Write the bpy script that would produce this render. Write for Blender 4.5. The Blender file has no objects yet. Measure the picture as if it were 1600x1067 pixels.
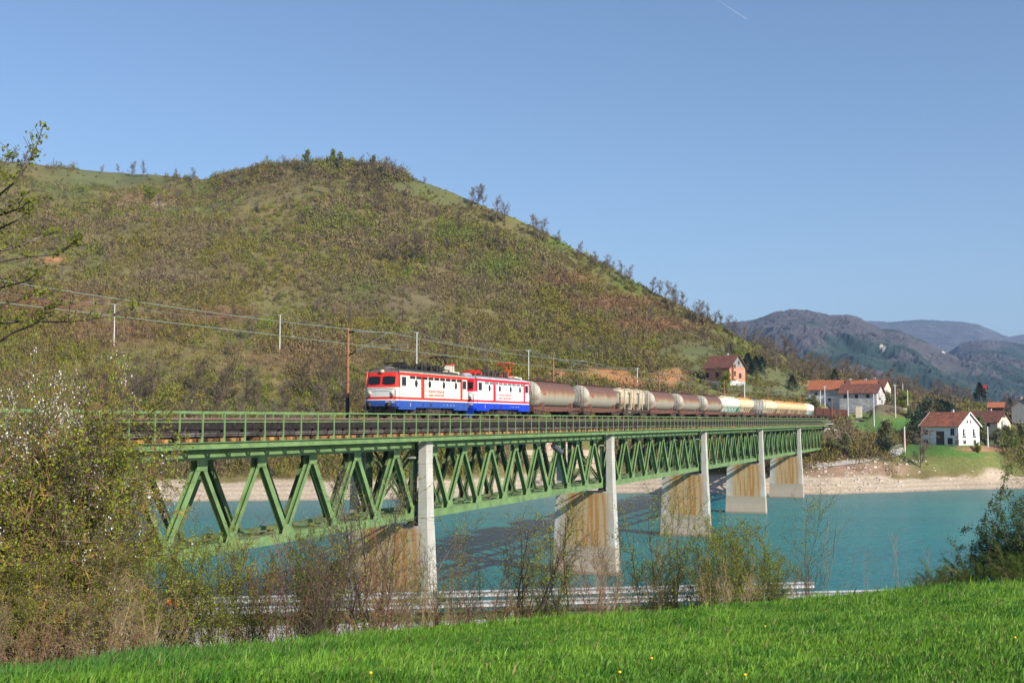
import bpy, math, random
import numpy as np
from mathutils import Vector, Matrix
R = math.radians
# ------------------------------------------------------------------ camera, sky, sun, exposure
F = 1850.0                       # focal length in pixels of a 1600 px wide picture
PITCH = math.atan((656.3 - 533.5) / F)
sc = bpy.context.scene
COL = sc.collection
cd = bpy.data.cameras.new("camera"); cam = bpy.data.objects.new("camera", cd); COL.objects.link(cam)
cd.sensor_width = 36; cd.lens = 36 * F / 1600
cam.rotation_euler = (R(90) + PITCH, 0, 0); cd.clip_start = 0.1; cd.clip_end = 40000
sc.camera = cam
_c, _s = math.cos(PITCH), math.sin(PITCH)
def ray(px, py):
    x, z = (px - 800) / F, (533.5 - py) / F
    return (x, _c - _s * z, _s + _c * z)
def at(px, py, D):               # the point at depth D (world Y) seen at a pixel
    r = ray(px, py); k = D / r[1]
    return Vector((r[0] * k, D, r[2] * k))
_r = ray(1550, 656.3); TH = math.atan2(_r[0], _r[1])       # bridge direction
S_ = Vector((math.sin(TH), math.cos(TH), 0)); N_ = Vector((-math.cos(TH), math.sin(TH), 0))
PHI = R(90) - TH
def br(s, L, z=0): return S_ * s + N_ * L + Vector((0, 0, z))
def t_of(px): return (px - 800) / F * 1.0022

tr = N_ * 1.0 + S_ * 0.46 + Vector((0, 0, -0.66))            # direction the sunlight travels
tr.normalize(); to = -tr
sun = bpy.data.lights.new("sun", 'SUN'); sun.energy = 5.0; sun.angle = R(0.53); sun.color = (1, .93, .82)
so = bpy.data.objects.new("sun", sun); COL.objects.link(so)
so.rotation_euler = tr.to_track_quat('-Z', 'Y').to_euler()
w = bpy.data.worlds.new("World"); sc.world = w; w.use_nodes = True
wn = w.node_tree; sky = wn.nodes.new("ShaderNodeTexSky"); sky.sky_type = 'NISHITA'; sky.sun_disc = False
sky.sun_elevation = math.asin(to.z); sky.sun_rotation = math.atan2(to.x, to.y)
sky.altitude = 300; sky.air_density = 1.0; sky.dust_density = 1.2; sky.ozone_density = 3.8
bg = wn.nodes['Background']; bg.inputs[1].default_value = 0.11
wn.links.new(sky.outputs[0], bg.inputs[0])
sc.view_settings.view_transform = 'Standard'; sc.view_settings.look = 'None'; sc.view_settings.exposure = 0.42
sc.view_settings.gamma = 1
sc.render.engine = 'CYCLES'
sc.cycles.max_bounces = 6; sc.cycles.transparent_max_bounces = 6; sc.cycles.diffuse_bounces = 3; sc.cycles.glossy_bounces = 3
sc.cycles.volume_bounces = 0

# ------------------------------------------------------------------ tags and meshes
def tag(o, label=None, cat=None, group=None, kind=None):
    if label: o['label'] = label
    if cat: o['category'] = cat
    if group: o['group'] = group
    if kind: o['kind'] = kind
    return o
def empty(name, loc, rz=0, label=None, cat=None, group=None):
    o = bpy.data.objects.new(name, None); COL.objects.link(o)
    o.location = loc; o.rotation_euler = (0, 0, rz); o.empty_display_size = .3
    return tag(o, label, cat, group)
def link(name, me, parent=None, loc=None, rot=None):
    o = bpy.data.objects.new(name, me); COL.objects.link(o)
    if parent: o.parent = parent
    if loc is not None: o.location = loc
    if rot is not None: o.rotation_euler = rot
    return o
def copy_tree(o, parent=None):
    c = o.copy(); COL.objects.link(c); c.parent = parent
    for ch in KIDS(o): copy_tree(ch, c)
    return c
def KIDS(o): return list(o.children)

def npmesh(name, V, Fa, mats, cols=None, midx=None, smooth=False):
    """V (n,3), Fa list of int arrays (m,k)"""
    me = bpy.data.meshes.new(name)
    V = np.asarray(V, np.float32)
    me.vertices.add(len(V)); me.vertices.foreach_set("co", V.ravel())
    loops = np.concatenate([f.ravel() for f in Fa]).astype(np.int32)
    tot = np.concatenate([np.full(len(f), f.shape[1], np.int32) for f in Fa])
    start = np.concatenate([[0], np.cumsum(tot)[:-1]]).astype(np.int32)
    me.loops.add(len(loops)); me.loops.foreach_set("vertex_index", loops)
    me.polygons.add(len(tot)); me.polygons.foreach_set("loop_start", start); me.polygons.foreach_set("loop_total", tot)
    if midx is not None: me.polygons.foreach_set("material_index", np.asarray(midx, np.int32))
    me.polygons.foreach_set("use_smooth", np.full(len(tot), smooth, bool))
    me.update(calc_edges=True)
    if cols is not None:
        a = me.color_attributes.new("Col", 'FLOAT_COLOR', 'POINT')
        c4 = np.ones((len(V), 4), np.float32); c4[:, :3] = cols
        a.data.foreach_set("color", c4.ravel())
    for m in (mats if isinstance(mats, (list, tuple)) else [mats]): me.materials.append(m)
    return me

class MB:
    def __init__(s): s.v = []; s.f = []; s.m = []; s.sm = []
    def add(s, vs, fs, m=0, sm=False):
        b = len(s.v); s.v += [tuple(v) for v in vs]
        for f in fs: s.f.append([b + i for i in f]); s.m.append(m); s.sm.append(sm)
    def box(s, x0, x1, y0, y1, z0, z1, m=0):
        s.add([(x0,y0,z0),(x1,y0,z0),(x1,y1,z0),(x0,y1,z0),(x0,y0,z1),(x1,y0,z1),(x1,y1,z1),(x0,y1,z1)],
              [(0,3,2,1),(4,5,6,7),(0,1,5,4),(1,2,6,5),(2,3,7,6),(3,0,4,7)], m)
    def frus(s, a, b, m=0):       # two rectangles (x0,x1,y0,y1,z)
        A = [(a[0],a[2],a[4]),(a[1],a[2],a[4]),(a[1],a[3],a[4]),(a[0],a[3],a[4])]
        B = [(b[0],b[2],b[4]),(b[1],b[2],b[4]),(b[1],b[3],b[4]),(b[0],b[3],b[4])]
        s.add(A + B, [(0,3,2,1),(4,5,6,7),(0,1,5,4),(1,2,6,5),(2,3,7,6),(3,0,4,7)], m)
    def bar(s, p, q, w, h, m=0, side=None):
        p, q = Vector(p), Vector(q); d = (q - p).normalized()
        sd = Vector(side) if side else (d.cross(Vector((0,0,1))) if abs(d.z) < .99 else Vector((1,0,0)))
        sd = (sd - d * sd.dot(d)).normalized(); u = sd.cross(d).normalized()
        a, b = sd * w / 2, u * h / 2
        s.add([p-a-b, p+a-b, p+a+b, p-a+b, q-a-b, q+a-b, q+a+b, q-a+b],
              [(0,1,2,3),(4,7,6,5),(0,4,5,1),(1,5,6,2),(2,6,7,3),(3,7,4,0)], m)
    def ibeam(s, p, q, w, h, t=.03, m=0, side=None):   # H section: web + two flanges; w across 'side', h the other way
        p, q = Vector(p), Vector(q); d = (q - p).normalized(); sd = Vector(side)
        sd = (sd - d * sd.dot(d)).normalized(); u = sd.cross(d).normalized()
        s.bar(p + sd*(w/2-t/2), q + sd*(w/2-t/2), t, h, m, side)
        s.bar(p - sd*(w/2-t/2), q - sd*(w/2-t/2), t, h, m, side)
        s.bar(p, q, w - 2*t, t, m, side)
    def tube(s, pts, r, n=8, m=0, sm=True, cap=True):
        pts = [Vector(p) for p in pts]; rs = r if isinstance(r, (list, tuple)) else [r]*len(pts)
        ring = []
        for i, p in enumerate(pts):
            d = (pts[min(i+1, len(pts)-1)] - pts[max(i-1, 0)]).normalized()
            a = d.cross(Vector((0,0,1))) if abs(d.z) < .98 else d.cross(Vector((0,1,0)))
            a.normalize(); b = d.cross(a)
            ring += [p + (a*math.cos(2*math.pi*k/n) + b*math.sin(2*math.pi*k/n))*rs[i] for k in range(n)]
        fs = [(i*n+k, i*n+(k+1)%n, (i+1)*n+(k+1)%n, (i+1)*n+k) for i in range(len(pts)-1) for k in range(n)]
        s.add(ring, fs, m, sm)
        if cap:
            s.add(ring[:n], [tuple(range(n))[::-1]], m); s.add(ring[-n:], [tuple(range(n))], m)
    def lathe(s, prof, c=(0,0,0), axis='z', n=20, m=0, sm=True):   # prof: (r, h)
        vs = []
        for r, h in prof:
            for k in range(n):
                a = 2*math.pi*k/n; x, y = r*math.cos(a), r*math.sin(a)
                vs.append({'z': (c[0]+x, c[1]+y, c[2]+h), 'x': (c[0]+h, c[1]+x, c[2]+y), 'y': (c[0]+x, c[1]+h, c[2]+y)}[axis])
        s.add(vs, [(i*n+k, i*n+(k+1)%n, (i+1)*n+(k+1)%n, (i+1)*n+k) for i in range(len(prof)-1) for k in range(n)], m, sm)
    def mesh(s, name, mats):
        me = bpy.data.meshes.new(name); me.from_pydata(s.v, [], s.f)
        for m in (mats if isinstance(mats, (list, tuple)) else [mats]): me.materials.append(m)
        me.polygons.foreach_set("material_index", s.m); me.polygons.foreach_set("use_smooth", s.sm)
        me.update(); return me
    def build(s, name, mats, parent=None, loc=None, rot=None):
        return link(name, s.mesh(name, mats), parent, loc, rot)

# ------------------------------------------------------------------ materials
def M(name, col, rough=.75, var=.18, scale=3.0, bump=0.0, metallic=0.0, attr=False, col2=None, c2=(.45, .6), s2=1.0, spec=.35, stretch=(1,1,1), trans=0, world=False, bscale=None):
    m = bpy.data.materials.new(name); m.use_nodes = True; nt = m.node_tree; N = nt.nodes; Lk = nt.links.new
    b = N['Principled BSDF']; b.inputs['Roughness'].default_value = rough; b.inputs['Metallic'].default_value = metallic
    b.inputs['Specular IOR Level'].default_value = spec
    if attr:
        a = N.new('ShaderNodeAttribute'); a.attribute_name = 'Col'; src = a.outputs['Color']
    else:
        a = N.new('ShaderNodeRGB'); a.outputs[0].default_value = (*col, 1); src = a.outputs[0]
    tc = N.new('ShaderNodeTexCoord'); mp = N.new('ShaderNodeMapping'); mp.inputs['Scale'].default_value = stretch
    Lk((N.new('ShaderNodeNewGeometry').outputs['Position'] if world else tc.outputs['Object']), mp.inputs['Vector'])
    if col2 is not None:
        n2 = N.new('ShaderNodeTexNoise'); n2.inputs['Scale'].default_value = s2; n2.inputs['Detail'].default_value = 6
        n2.inputs['Roughness'].default_value = .65; Lk(mp.outputs[0], n2.inputs['Vector'])
        r2 = N.new('ShaderNodeValToRGB'); r2.color_ramp.elements[0].position = c2[0]; r2.color_ramp.elements[1].position = c2[1]
        Lk(n2.outputs[0], r2.inputs[0]); mx = N.new('ShaderNodeMix'); mx.data_type = 'RGBA'
        Lk(r2.outputs[0], mx.inputs[0]); Lk(src, mx.inputs[6]); mx.inputs[7].default_value = (*col2, 1); src = mx.outputs[2]
    n = N.new('ShaderNodeTexNoise'); n.inputs['Scale'].default_value = scale; n.inputs['Detail'].default_value = 5
    Lk(mp.outputs[0], n.inputs['Vector'])
    if var:
        mr = N.new('ShaderNodeMapRange'); mr.inputs[1].default_value = .3; mr.inputs[2].default_value = .7
        mr.inputs[3].default_value = 1 - var; mr.inputs[4].default_value = 1 + var; Lk(n.outputs[0], mr.inputs[0])
        vm = N.new('ShaderNodeVectorMath'); vm.operation = 'SCALE'; Lk(src, vm.inputs[0]); Lk(mr.outputs[0], vm.inputs[3]); src = vm.outputs[0]
    Lk(src, b.inputs['Base Color'])
    if bump:
        bp = N.new('ShaderNodeBump'); bp.inputs['Strength'].default_value = bump
        if bscale:
            n = N.new('ShaderNodeTexNoise'); n.inputs['Scale'].default_value = bscale; n.inputs['Detail'].default_value = 4; Lk(mp.outputs[0], n.inputs['Vector'])
        Lk(n.outputs[0], bp.inputs['Height']); Lk(bp.outputs[0], b.inputs['Normal'])
    if trans:
        b.inputs['Subsurface Weight'].default_value = 0
        tb = N.new('ShaderNodeBsdfTranslucent'); Lk(src, tb.inputs[0]); ad = N.new('ShaderNodeMixShader'); ad.inputs[0].default_value = trans
        Lk(b.outputs[0], ad.inputs[1]); Lk(tb.outputs[0], ad.inputs[2]); Lk(ad.outputs[0], N['Material Output'].inputs[0])
    return m

green = M('green_paint', (.15, .24, .09), .5, .22, 1.3, col2=(.09, .16, .07), c2=(.52, .78), s2=.8)
green_dk = M('green_shaded_inner', (.09, .14, .06), .6, .3, 1.2, col2=(.12, .09, .04), c2=(.5, .75), s2=1.3)  # inner members: shade under the deck is put into this darker green
green_in = M('green_shaded_far', (.085, .13, .055), .6, .3, 1.2, col2=(.13,.12,.05), c2=(.5,.75), s2=1)  # far truss: bridge green darkened to paint in its shade
dark_steel = M('dark_steel', (.035, .03, .026), .7, .4, 4)
wood_dark = M('sleeper_wood', (.02, .016, .014), .9, .5, 3, col2=(.14, .12, .10), c2=(.62, .74), s2=1.6)
wood_tan = M('joist_wood', (.38, .19, .06), .85, .45, 2.5, col2=(.06, .035, .02), c2=(.45, .62), s2=.7, world=True)
pipe_m = M('cable_duct', (.17, .155, .135), .8, .4, 2, col2=(.035, .03, .028), c2=(.42, .6), s2=1)
rail_m = M('rail_steel', (.18, .12, .09), .5, .2, 4)
white_metal = M('white_metal', (.62, .63, .62), .5, .1, 3)
galv = M('galvanised', (.38, .40, .41), .45, .2, 2.5, metallic=.25, col2=(.33, .33, .33), c2=(.5, .8), s2=1.5)
conc_pole = M('pole_concrete', (.60, .60, .58), .8, .1, 3)
rust_pole = M('pole_brown', (.27, .12, .055), .75, .25, 3)
black_m = M('black_gear', (.022, .021, .02), .6, .5, 5)
grease = M('greasy_brown', (.06, .042, .032), .8, .5, 4)
brown_fr = M('wagon_frame_brown', (.13, .06, .04), .8, .4, 3)
glass = M('dark_glass', (.012, .014, .016), .12, 0, spec=.6)
rubber = M('rubber', (.02, .02, .02), .8, .2)

def leafm(name, c, tr=.5): return M(name, c, .6, .35, 2.0, trans=tr, attr=False, world=True)
bark = M('bark', (.075, .055, .045), .9, .35, 6, col2=(.16, .13, .10), c2=(.5, .7), s2=3)
bark_mid = M('bark_mid', (.12, .09, .055), .9, .3, 2)
bark_lich = M('bark_lichen', (.11, .075, .055), .9, .3, 5, col2=(.42, .24, .06), c2=(.52, .66), s2=3)
bark_brown = M('bark_reddish', (.16, .085, .055), .9, .35, 5)
bark_grey = M('bark_grey', (.17, .135, .095), .9, .3, 2)
bark_tan = M('bark_tan', (.30, .21, .13), .9, .3, 5)
leaf_y = leafm('leaf_yellow_green', (.29, .34, .03))
leaf_g = leafm('leaf_green', (.10, .17, .025))
leaf_d = leafm('leaf_dark', (.045, .085, .02), .2)
blossom = M('blossom_white', (.8, .8, .74), .6, .1, trans=.3)
needle = M('needles', (.018, .045, .022), .7, .5, .6, world=True)
leaf_hill = leafm('leaf_olive', (.20, .215, .075))

# ------------------------------------------------------------------ noise and ground
def vnoise(x, y, seed=0):
    xi, yi = np.floor(x).astype(np.int64), np.floor(y).astype(np.int64); xf, yf = x - xi, y - yi
    def h(a, b):
        n = (a * 374761393 + b * 668265263 + seed * 982451653) & 0x7fffffff
        n = ((n ^ (n >> 13)) * 1274126177) & 0x7fffffff
        return ((n ^ (n >> 16)) & 0xffff) / 65535.0
    u, v = xf*xf*(3-2*xf), yf*yf*(3-2*yf)
    return (h(xi, yi)*(1-u) + h(xi+1, yi)*u)*(1-v) + (h(xi, yi+1)*(1-u) + h(xi+1, yi+1)*u)*v
def fbm(x, y, seed=0, o=4):
    r = 0; a = .5; s = 0
    for k in range(o): r = r + a * (vnoise(x, y, seed + k) - .5) * 2; s += a; a *= .5; x = x * 2.03; y = y * 2.03
    return r / s
def sstep(a, b, x): t = np.clip((x - a) / (b - a), 0, 1); return t*t*(3-2*t)
WATER = -18.4
def guard_D(X): return 49.3 + .18 * X
CR_PX = [-1500, -300, 0, 400, 800, 1200, 1600, 2000, 3000]
CR_D = [14, 14, 14, 19, 22, 24, 26, 27, 27]
CR_Y = [1085, 1078, 1063, 1015, 975, 946, 907, 876, 836]
def znear(X, Y):
    X = np.asarray(X, float); Y = np.asarray(Y, float)
    px = np.clip(800 + F * X / np.maximum(Y, 1.0), -1500, 3000)
    dc = np.interp(px, CR_PX, CR_D); zc = (656.3 - np.interp(px, CR_PX, CR_Y)) / F * dc
    z10 = -2.2
    gd = guard_D(X); re = gd - 8.5
    z = np.where(Y < 10, -1.7 + (z10 + 1.7) * Y / 10, z10 + (zc - z10) * (Y - 10) / (dc - 10))
    k = np.clip((Y - dc) / np.maximum(re - dc, 3), 0, 1); sl = (zc - z10) / (dc - 10)
    zr = -7.95
    fall = zc + (zr - zc) * (k*.55 + .45*k*k*(3-2*k)) 
    z = np.where(Y > dc, fall, z)
    z = np.where(Y > re, zr, z)
    b = np.clip((Y - gd - 1.2) / 24, 0, 1.9)
    z = np.where(Y > gd + 1.2, zr + (WATER - zr) * b, z)
    lo = sstep(-.45, -.62, X / np.maximum(Y, 1.0)) * (Y < re)
    z = z * (1 - lo) + -8.6 * lo
    edge = (Y < re - 1) * 1.0
    z = z + edge * (fbm(X*.35, Y*.35, 5, 3) * .10) + (1 - edge) * (Y > gd + 2) * fbm(X*.2, Y*.2, 7, 3) * .6
    return z
FC = [  # px, then 8 nodes (D, y): waterline, sand top, ... ridge
 (-1600, [(255,790),(268,752),(280,715),(300,655),(340,570),(420,430),(540,300),(700,190)]),
 (-500, [(262,788),(276,752),(288,715),(308,660),(345,585),(425,470),(540,350),(720,232)]),
 (0,    [(268,783),(281,752),(293,715),(313,660),(350,590),(430,480),(560,350),(740,250)]),
 (180,  [(269,783),(282,752),(294,715),(314,660),(350,590),(430,480),(560,352),(760,265)]),
 (320,  [(270,782),(283,752),(295,715),(315,660),(350,590),(430,480),(540,370),(700,278)]),
 (400,  [(272,781),(284,751),(296,715),(316,660),(352,590),(432,480),(540,368),(670,254)]),
 (500,  [(274,780),(286,750),(298,715),(318,660),(355,590),(436,480),(540,366),(650,245)]),
 (560,  [(276,779),(287,750),(299,715),(319,660),(357,590),(438,482),(540,370),(645,249)]),
 (620,  [(277,779),(289,750),(300,715),(320,660),(360,590),(440,485),(540,378),(635,266)]),
 (740,  [(285,775),(297,746),(310,712),(328,660),(363,598),(440,510),(530,410),(615,311)]),
 (810,  [(297,771),(307,742),(321,694),(340,655),(367,608),(438,528),(520,435),(600,338)]),
 (900,  [(301,769),(311,741),(325,690),(345,655),(370,610),(430,545),(500,475),(580,389)]),
 (990,  [(301,769),(311,743),(324,700),(343,658),(368,620),(420,566),(480,510),(558,439)]),
 (1060, [(299,770),(309,743),(320,710),(338,668),(362,640),(410,590),(465,540),(540,477)]),
 (1160, [(297,770),(307,742),(317,716),(334,678),(360,642),(400,607),(450,570),(520,528)]),
 (1240, [(296,771),(306,745),(317,722),(331,694),(348,664),(410,628),(465,595),(545,563)]),
 (1291, [(296,771),(306,745),(318,725),(331,697),(348,663),(425,633),(480,603),(560,578)]),
 (1400, [(304,768),(316,745),(326,716),(345,690),(400,668),(450,646),(530,620),(620,599)]),
 (1500, [(315,764),(327,746),(331,736),(345,697),(400,683),(480,655),(540,640),(600,626)]),
 (1600, [(321,762),(334,743),(338,734),(350,703),(400,688),(470,670),(520,660),(580,649)]),
 (2300, [(330,760),(343,743),(348,734),(362,703),(420,690),(500,665),(580,650),(700,640)]),
 (3400, [(345,757),(358,742),(364,734),(380,703),(440,690),(520,665),(600,650),(760,630)])]
FPX = np.array([c[0] for c in FC], float)
FD = np.array([[n[0] for n in c[1]] for c in FC], float)
FZ = np.array([[(656.3 - n[1]) / F * n[0] for n in c[1]] for c in FC], float)
FZ[:, 0] = WATER
def fnodes(px):
    px = np.clip(px, FPX[0], FPX[-1])
    D = np.stack([np.interp(px, FPX, FD[:, k]) for k in range(8)], -1); Z = np.stack([np.interp(px, FPX, FZ[:, k]) for k in range(8)], -1)
    D = np.concatenate([D[..., :1] - 30, D, D[..., -1:] + 260], -1)
    Z = np.concatenate([Z[..., :1]*0 - 24, Z, Z[..., -1:] - 70 - .3*np.abs(Z[..., -1:])], -1)
    return D, Z
def rail_sL(X, Y): return X*S_.x + Y*S_.y, X*N_.x + Y*N_.y
LC = 45.75                                                      # track centre line
PADS = [(1484,343,694.5,8,18),(1134,402,603,7,16),(1294,432,629,8,18),(1345,420,632,8,30),(1540,398,687,7,18),(1565,468,648,6,18)]
def zfar_v(px, v):
    D, Z = fnodes(px); i = np.clip(v.astype(int), 0, 8); f = v - i
    ix = np.arange(len(px)); d = D[ix, i]*(1-f) + D[ix, i+1]*f
    zz = Z[ix, i]*(1-f) + Z[ix, i+1]*f
    zs = np.zeros_like(zz)
    for o_ in (-.45, -.25, .25, .45):                            # soften the kinks between nodes
        vv = np.clip(v + o_, 0, 9 - 1e-6); j = vv.astype(int); g = vv - j; zs += Z[ix, j]*(1-g) + Z[ix, j+1]*g
    k = sstep(2.4, 3.4, v) * (1 - sstep(7.6, 8, v)); zz = zz*(1-k) + (zs/4*.7 + zz*.3)*k
    X = d * (px - 800) / F; Y = d
    amp = sstep(2.0, 4.5, v) * (1 - .6*sstep(7, 8, v)) * (.35 + .65*sstep(1300, 1000, px))
    zz = zz + amp * (fbm(X/55, Y/55, 11, 4) * 5.5 + fbm(X/9, Y/9, 21, 3) * .8) + (1-amp) * fbm(X/6, Y/6, 31, 3) * .35
    for ax, ad, ay, r0, r1 in PADS:
        q = at(ax, ay, ad); k = sstep(r1, r0, np.hypot(X-q.x, Y-q.y)); zz = zz*(1-k) + q.z*k
    s, L = rail_sL(X, Y)
    on = sstep(9.5, 5, np.abs(L - LC)) * sstep(334, 339, s) * sstep(520, 470, s)
    zz = zz * (1 - on) + -.62 * on
    return X, Y, zz
def zfar(X, Y):
    X = np.atleast_1d(np.asarray(X, float)); Y = np.atleast_1d(np.asarray(Y, float))
    px = 800 + F * X / Y; D, Z = fnodes(px); v = np.array([np.interp(y, D[i], np.arange(10)) for i, y in enumerate(Y)])
    return zfar_v(px, np.minimum(v, 8.999))[2]
def gz(X, Y):
    return float(znear(X, Y)) if Y < 150 else float(zfar(X, Y)[0])

# colour zones of the far side, in the picture's own coordinates of direction: (px, py, rx, ry, kind, strength)
ZONES = [(1388,642,26,12,'brown',1.1),(1310,680,30,20,'brown',1.2),(170,275,95,16,'meadow',1.3),(30,250,60,10,'meadow',1),(215,305,80,13,'soil',.8),(225,318,40,5,'sand',.9),(650,292,60,14,'meadow',.9),(720,310,50,10,'meadow',.8),
 (960,475,90,16,'rust',.75),(1020,510,70,14,'rust',.75),(880,440,60,14,'rust',.7),(1080,545,50,12,'rust',.7),(330,495,80,16,'rust',.7),(60,475,110,22,'rust',.8),(470,560,120,28,'rust',.3),
 (180,520,120,30,'rust',.5),(1090,550,60,15,'meadow',1.2),(1130,575,60,14,'meadow',1),(1060,530,50,10,'meadow',.6),(1205,590,45,16,'meadow',1.4),(1230,610,60,14,'meadow',1),
 (945,588,50,11,'orange',1.5),(985,597,28,9,'orange',1.2),(1045,595,26,15,'orange',1.6),(880,586,24,10,'orange',1.2),(80,405,25,5,'orange',.9),(1270,598,20,6,'orange',.9),
 (1480,702,110,12,'lawn',1.6),(1380,662,70,16,'lawn',1.2),(1570,702,60,8,'lawn',1.3),(1500,722,130,14,'olive',1.5),(1590,726,60,13,'olive',1.5),(1545,701,50,5,'soil',1.6),(1310,710,60,14,'soil',.6),(1350,732,70,13,'rubble',1.4),(1290,737,50,10,'rubble',1.2),
 (720,365,40,16,'green',.8),(780,420,50,22,'green',.8),(870,380,60,14,'green',.7),(1010,440,50,12,'green',.6),(1150,560,60,20,'green',.3),(520,350,60,20,'green',.4),(120,290,70,30,'green',.5),(560,455,50,18,'green',.5),(440,490,60,20,'green',.3),
 (600,470,150,30,'brown',.5),(250,430,140,40,'brown',.3),(380,660,60,25,'green',.6),(1180,540,70,14,'green',.5),
 (900,560,70,20,'green',.4),(1150,450,80,30,'green',.2),(1420,620,100,22,'brown',.9),(1340,590,80,12,'brown',.5)]
KC = {'olive': (.125,.135,.04), 'meadow': (.115,.125,.045), 'soil': (.24,.135,.07), 'sand': (.42,.33,.22), 'rust': (.19,.085,.045), 'orange': (.42,.19,.075), 'lawn': (.065,.14,.025), 'rubble': (.27,.18,.12),
      'green': (.085,.135,.02), 'brown': (.13,.10,.065)}
def field(px, py, kinds):
    W = {k: np.zeros_like(px) for k in kinds}
    wob = fbm(px/22, py/12, 77, 4) * .55
    for cx, cy, rx, ry, k, s in ZONES:
        if k in W: W[k] = np.maximum(W[k], s * np.clip(1.35 - (((px-cx)/rx)**2 + ((py-cy)/ry)**2)**.5 + wob, 0, 1))
    return W

def build_grounds():
    # near side
    T = np.linspace(-1.6, 1.3, 420); ds = np.concatenate([np.linspace(-.0, 9, 12)[1:], np.linspace(9.3, 30, 90), np.linspace(30.5, 60, 70), np.linspace(61, 150, 60)])
    X = T[None, :] * ds[:, None]; Y = np.repeat(ds[:, None], len(T), 1)
    Z = znear(X.ravel(), Y.ravel()).reshape(X.shape)
    V = np.stack([X, Y, Z], -1).reshape(-1, 3); nr, nc = X.shape
    a = (np.arange(nr-1)[:, None]*nc + np.arange(nc-1)[None]).ravel()
    Fq = np.stack([a, a+1, a+nc+1, a+nc], 1)
    px = 800 + F*X.ravel()/Y.ravel(); dc = np.interp(px, CR_PX, CR_D)
    gcol = np.array([.075, .15, .022]); bcol = np.array([.17, .12, .07])
    k = sstep(dc - .5, dc + 2.5, Y.ravel() + fbm(X.ravel()*.5, Y.ravel()*.5, 3, 3)*2)[:, None]
    g2 = np.clip(fbm(X.ravel()*.25, Y.ravel()*.25, 9, 4)*2.2, 0, 1)[:, None] * .8
    cols = gcol*(1-k) + (bcol*(1-g2) + np.array([.07,.12,.025])*g2)*k
    vg = (sstep(-1.6, -1.1, Y.ravel()-guard_D(X.ravel()))*sstep(2.5, 1.0, Y.ravel()-guard_D(X.ravel())))[:, None]; cols = cols*(1-vg) + np.array([.10,.13,.035])*vg
    kd = sstep(guard_D(X.ravel())+10, guard_D(X.ravel())+16, Y.ravel())[:, None]; cols = cols*(1-kd) + np.array([.4,.32,.23])*kd
    m = M('near_ground', (1,1,1), .95, .3, 3, .5, attr=True, world=True, bscale=6)
    tag(link('ground', npmesh('ground', V, [Fq], m, cols, smooth=True)), kind='structure')
    # land behind and beside the camera
    mb = MB(); mb.add([(-260,-200,-9),(200,-200,-1.6),(200,-.2,-1.75),(-.4,-.2,-1.72),(-6,-.2,-9),(-260,-.2,-9)], [(0,1,2,3,4,5)])
    tag(mb.build('field_behind', M('field_behind', (.075,.15,.022), .95, .3, .5, world=True)), kind='structure')
    # far side
    PX = np.linspace(-1600, 3400, 900); vs = np.concatenate([np.linspace(0, 1, 6)[:-1], np.linspace(1, 3, 40)[:-1], np.linspace(3, 8, 260)[:-1], np.linspace(8, 8.999, 20)])
    P, Vv = np.meshgrid(PX, vs); X, Y, Z = zfar_v(P.ravel(), Vv.ravel())
    V = np.stack([X, Y, Z], -1); nr, nc = P.shape
    a = (np.arange(nr-1)[:, None]*nc + np.arange(nc-1)[None]).ravel(); Fq = np.stack([a, a+1, a+nc+1, a+nc], 1)
    px, v = P.ravel(), Vv.ravel(); py = 656.3 - F * Z / Y
    W = field(px, py, ['meadow','soil','sand','rust','orange','lawn','rubble','green','brown','olive'])
    n = fbm(X/7, Y/7, 41, 4)[:, None]
    cols = np.array([.15,.125,.045]) * (1 + .35*n) + np.clip(fbm(X/30, Y/30, 43, 4), 0, 1)[:, None] * np.array([-.05, .03, -.02])
    for k in ('green','brown','rust','meadow','olive','lawn','soil','rubble','orange','sand'):
        ww = np.clip(W[k], 0, 1)[:, None]; cols = cols*(1-ww) + np.array(KC[k])*(1+.25*n)*ww
    beach = np.array([.41,.33,.245]) * (1 + .14*fbm(X/3, Y/3, 47, 4)[:, None]) * (1 + .10*np.sin(Z*7)[:, None])
    kb = (sstep(2.12, 1.9, v + .25*fbm(X/8, Y/8, 49, 3)))[:, None]; cols = cols*(1-kb) + beach*kb
    wet = sstep(.35, .0, Z - WATER)[:, None]*.35; cols = cols*(1-wet)
    m = M('hill_ground', (1,1,1), .95, .25, 1.5, .6, attr=True, world=True, bscale=1.2)
    tag(link('hillside', npmesh('hillside', V, [Fq], m, np.clip(cols, .01, 1), smooth=True)), kind='structure')
build_grounds()

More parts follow.
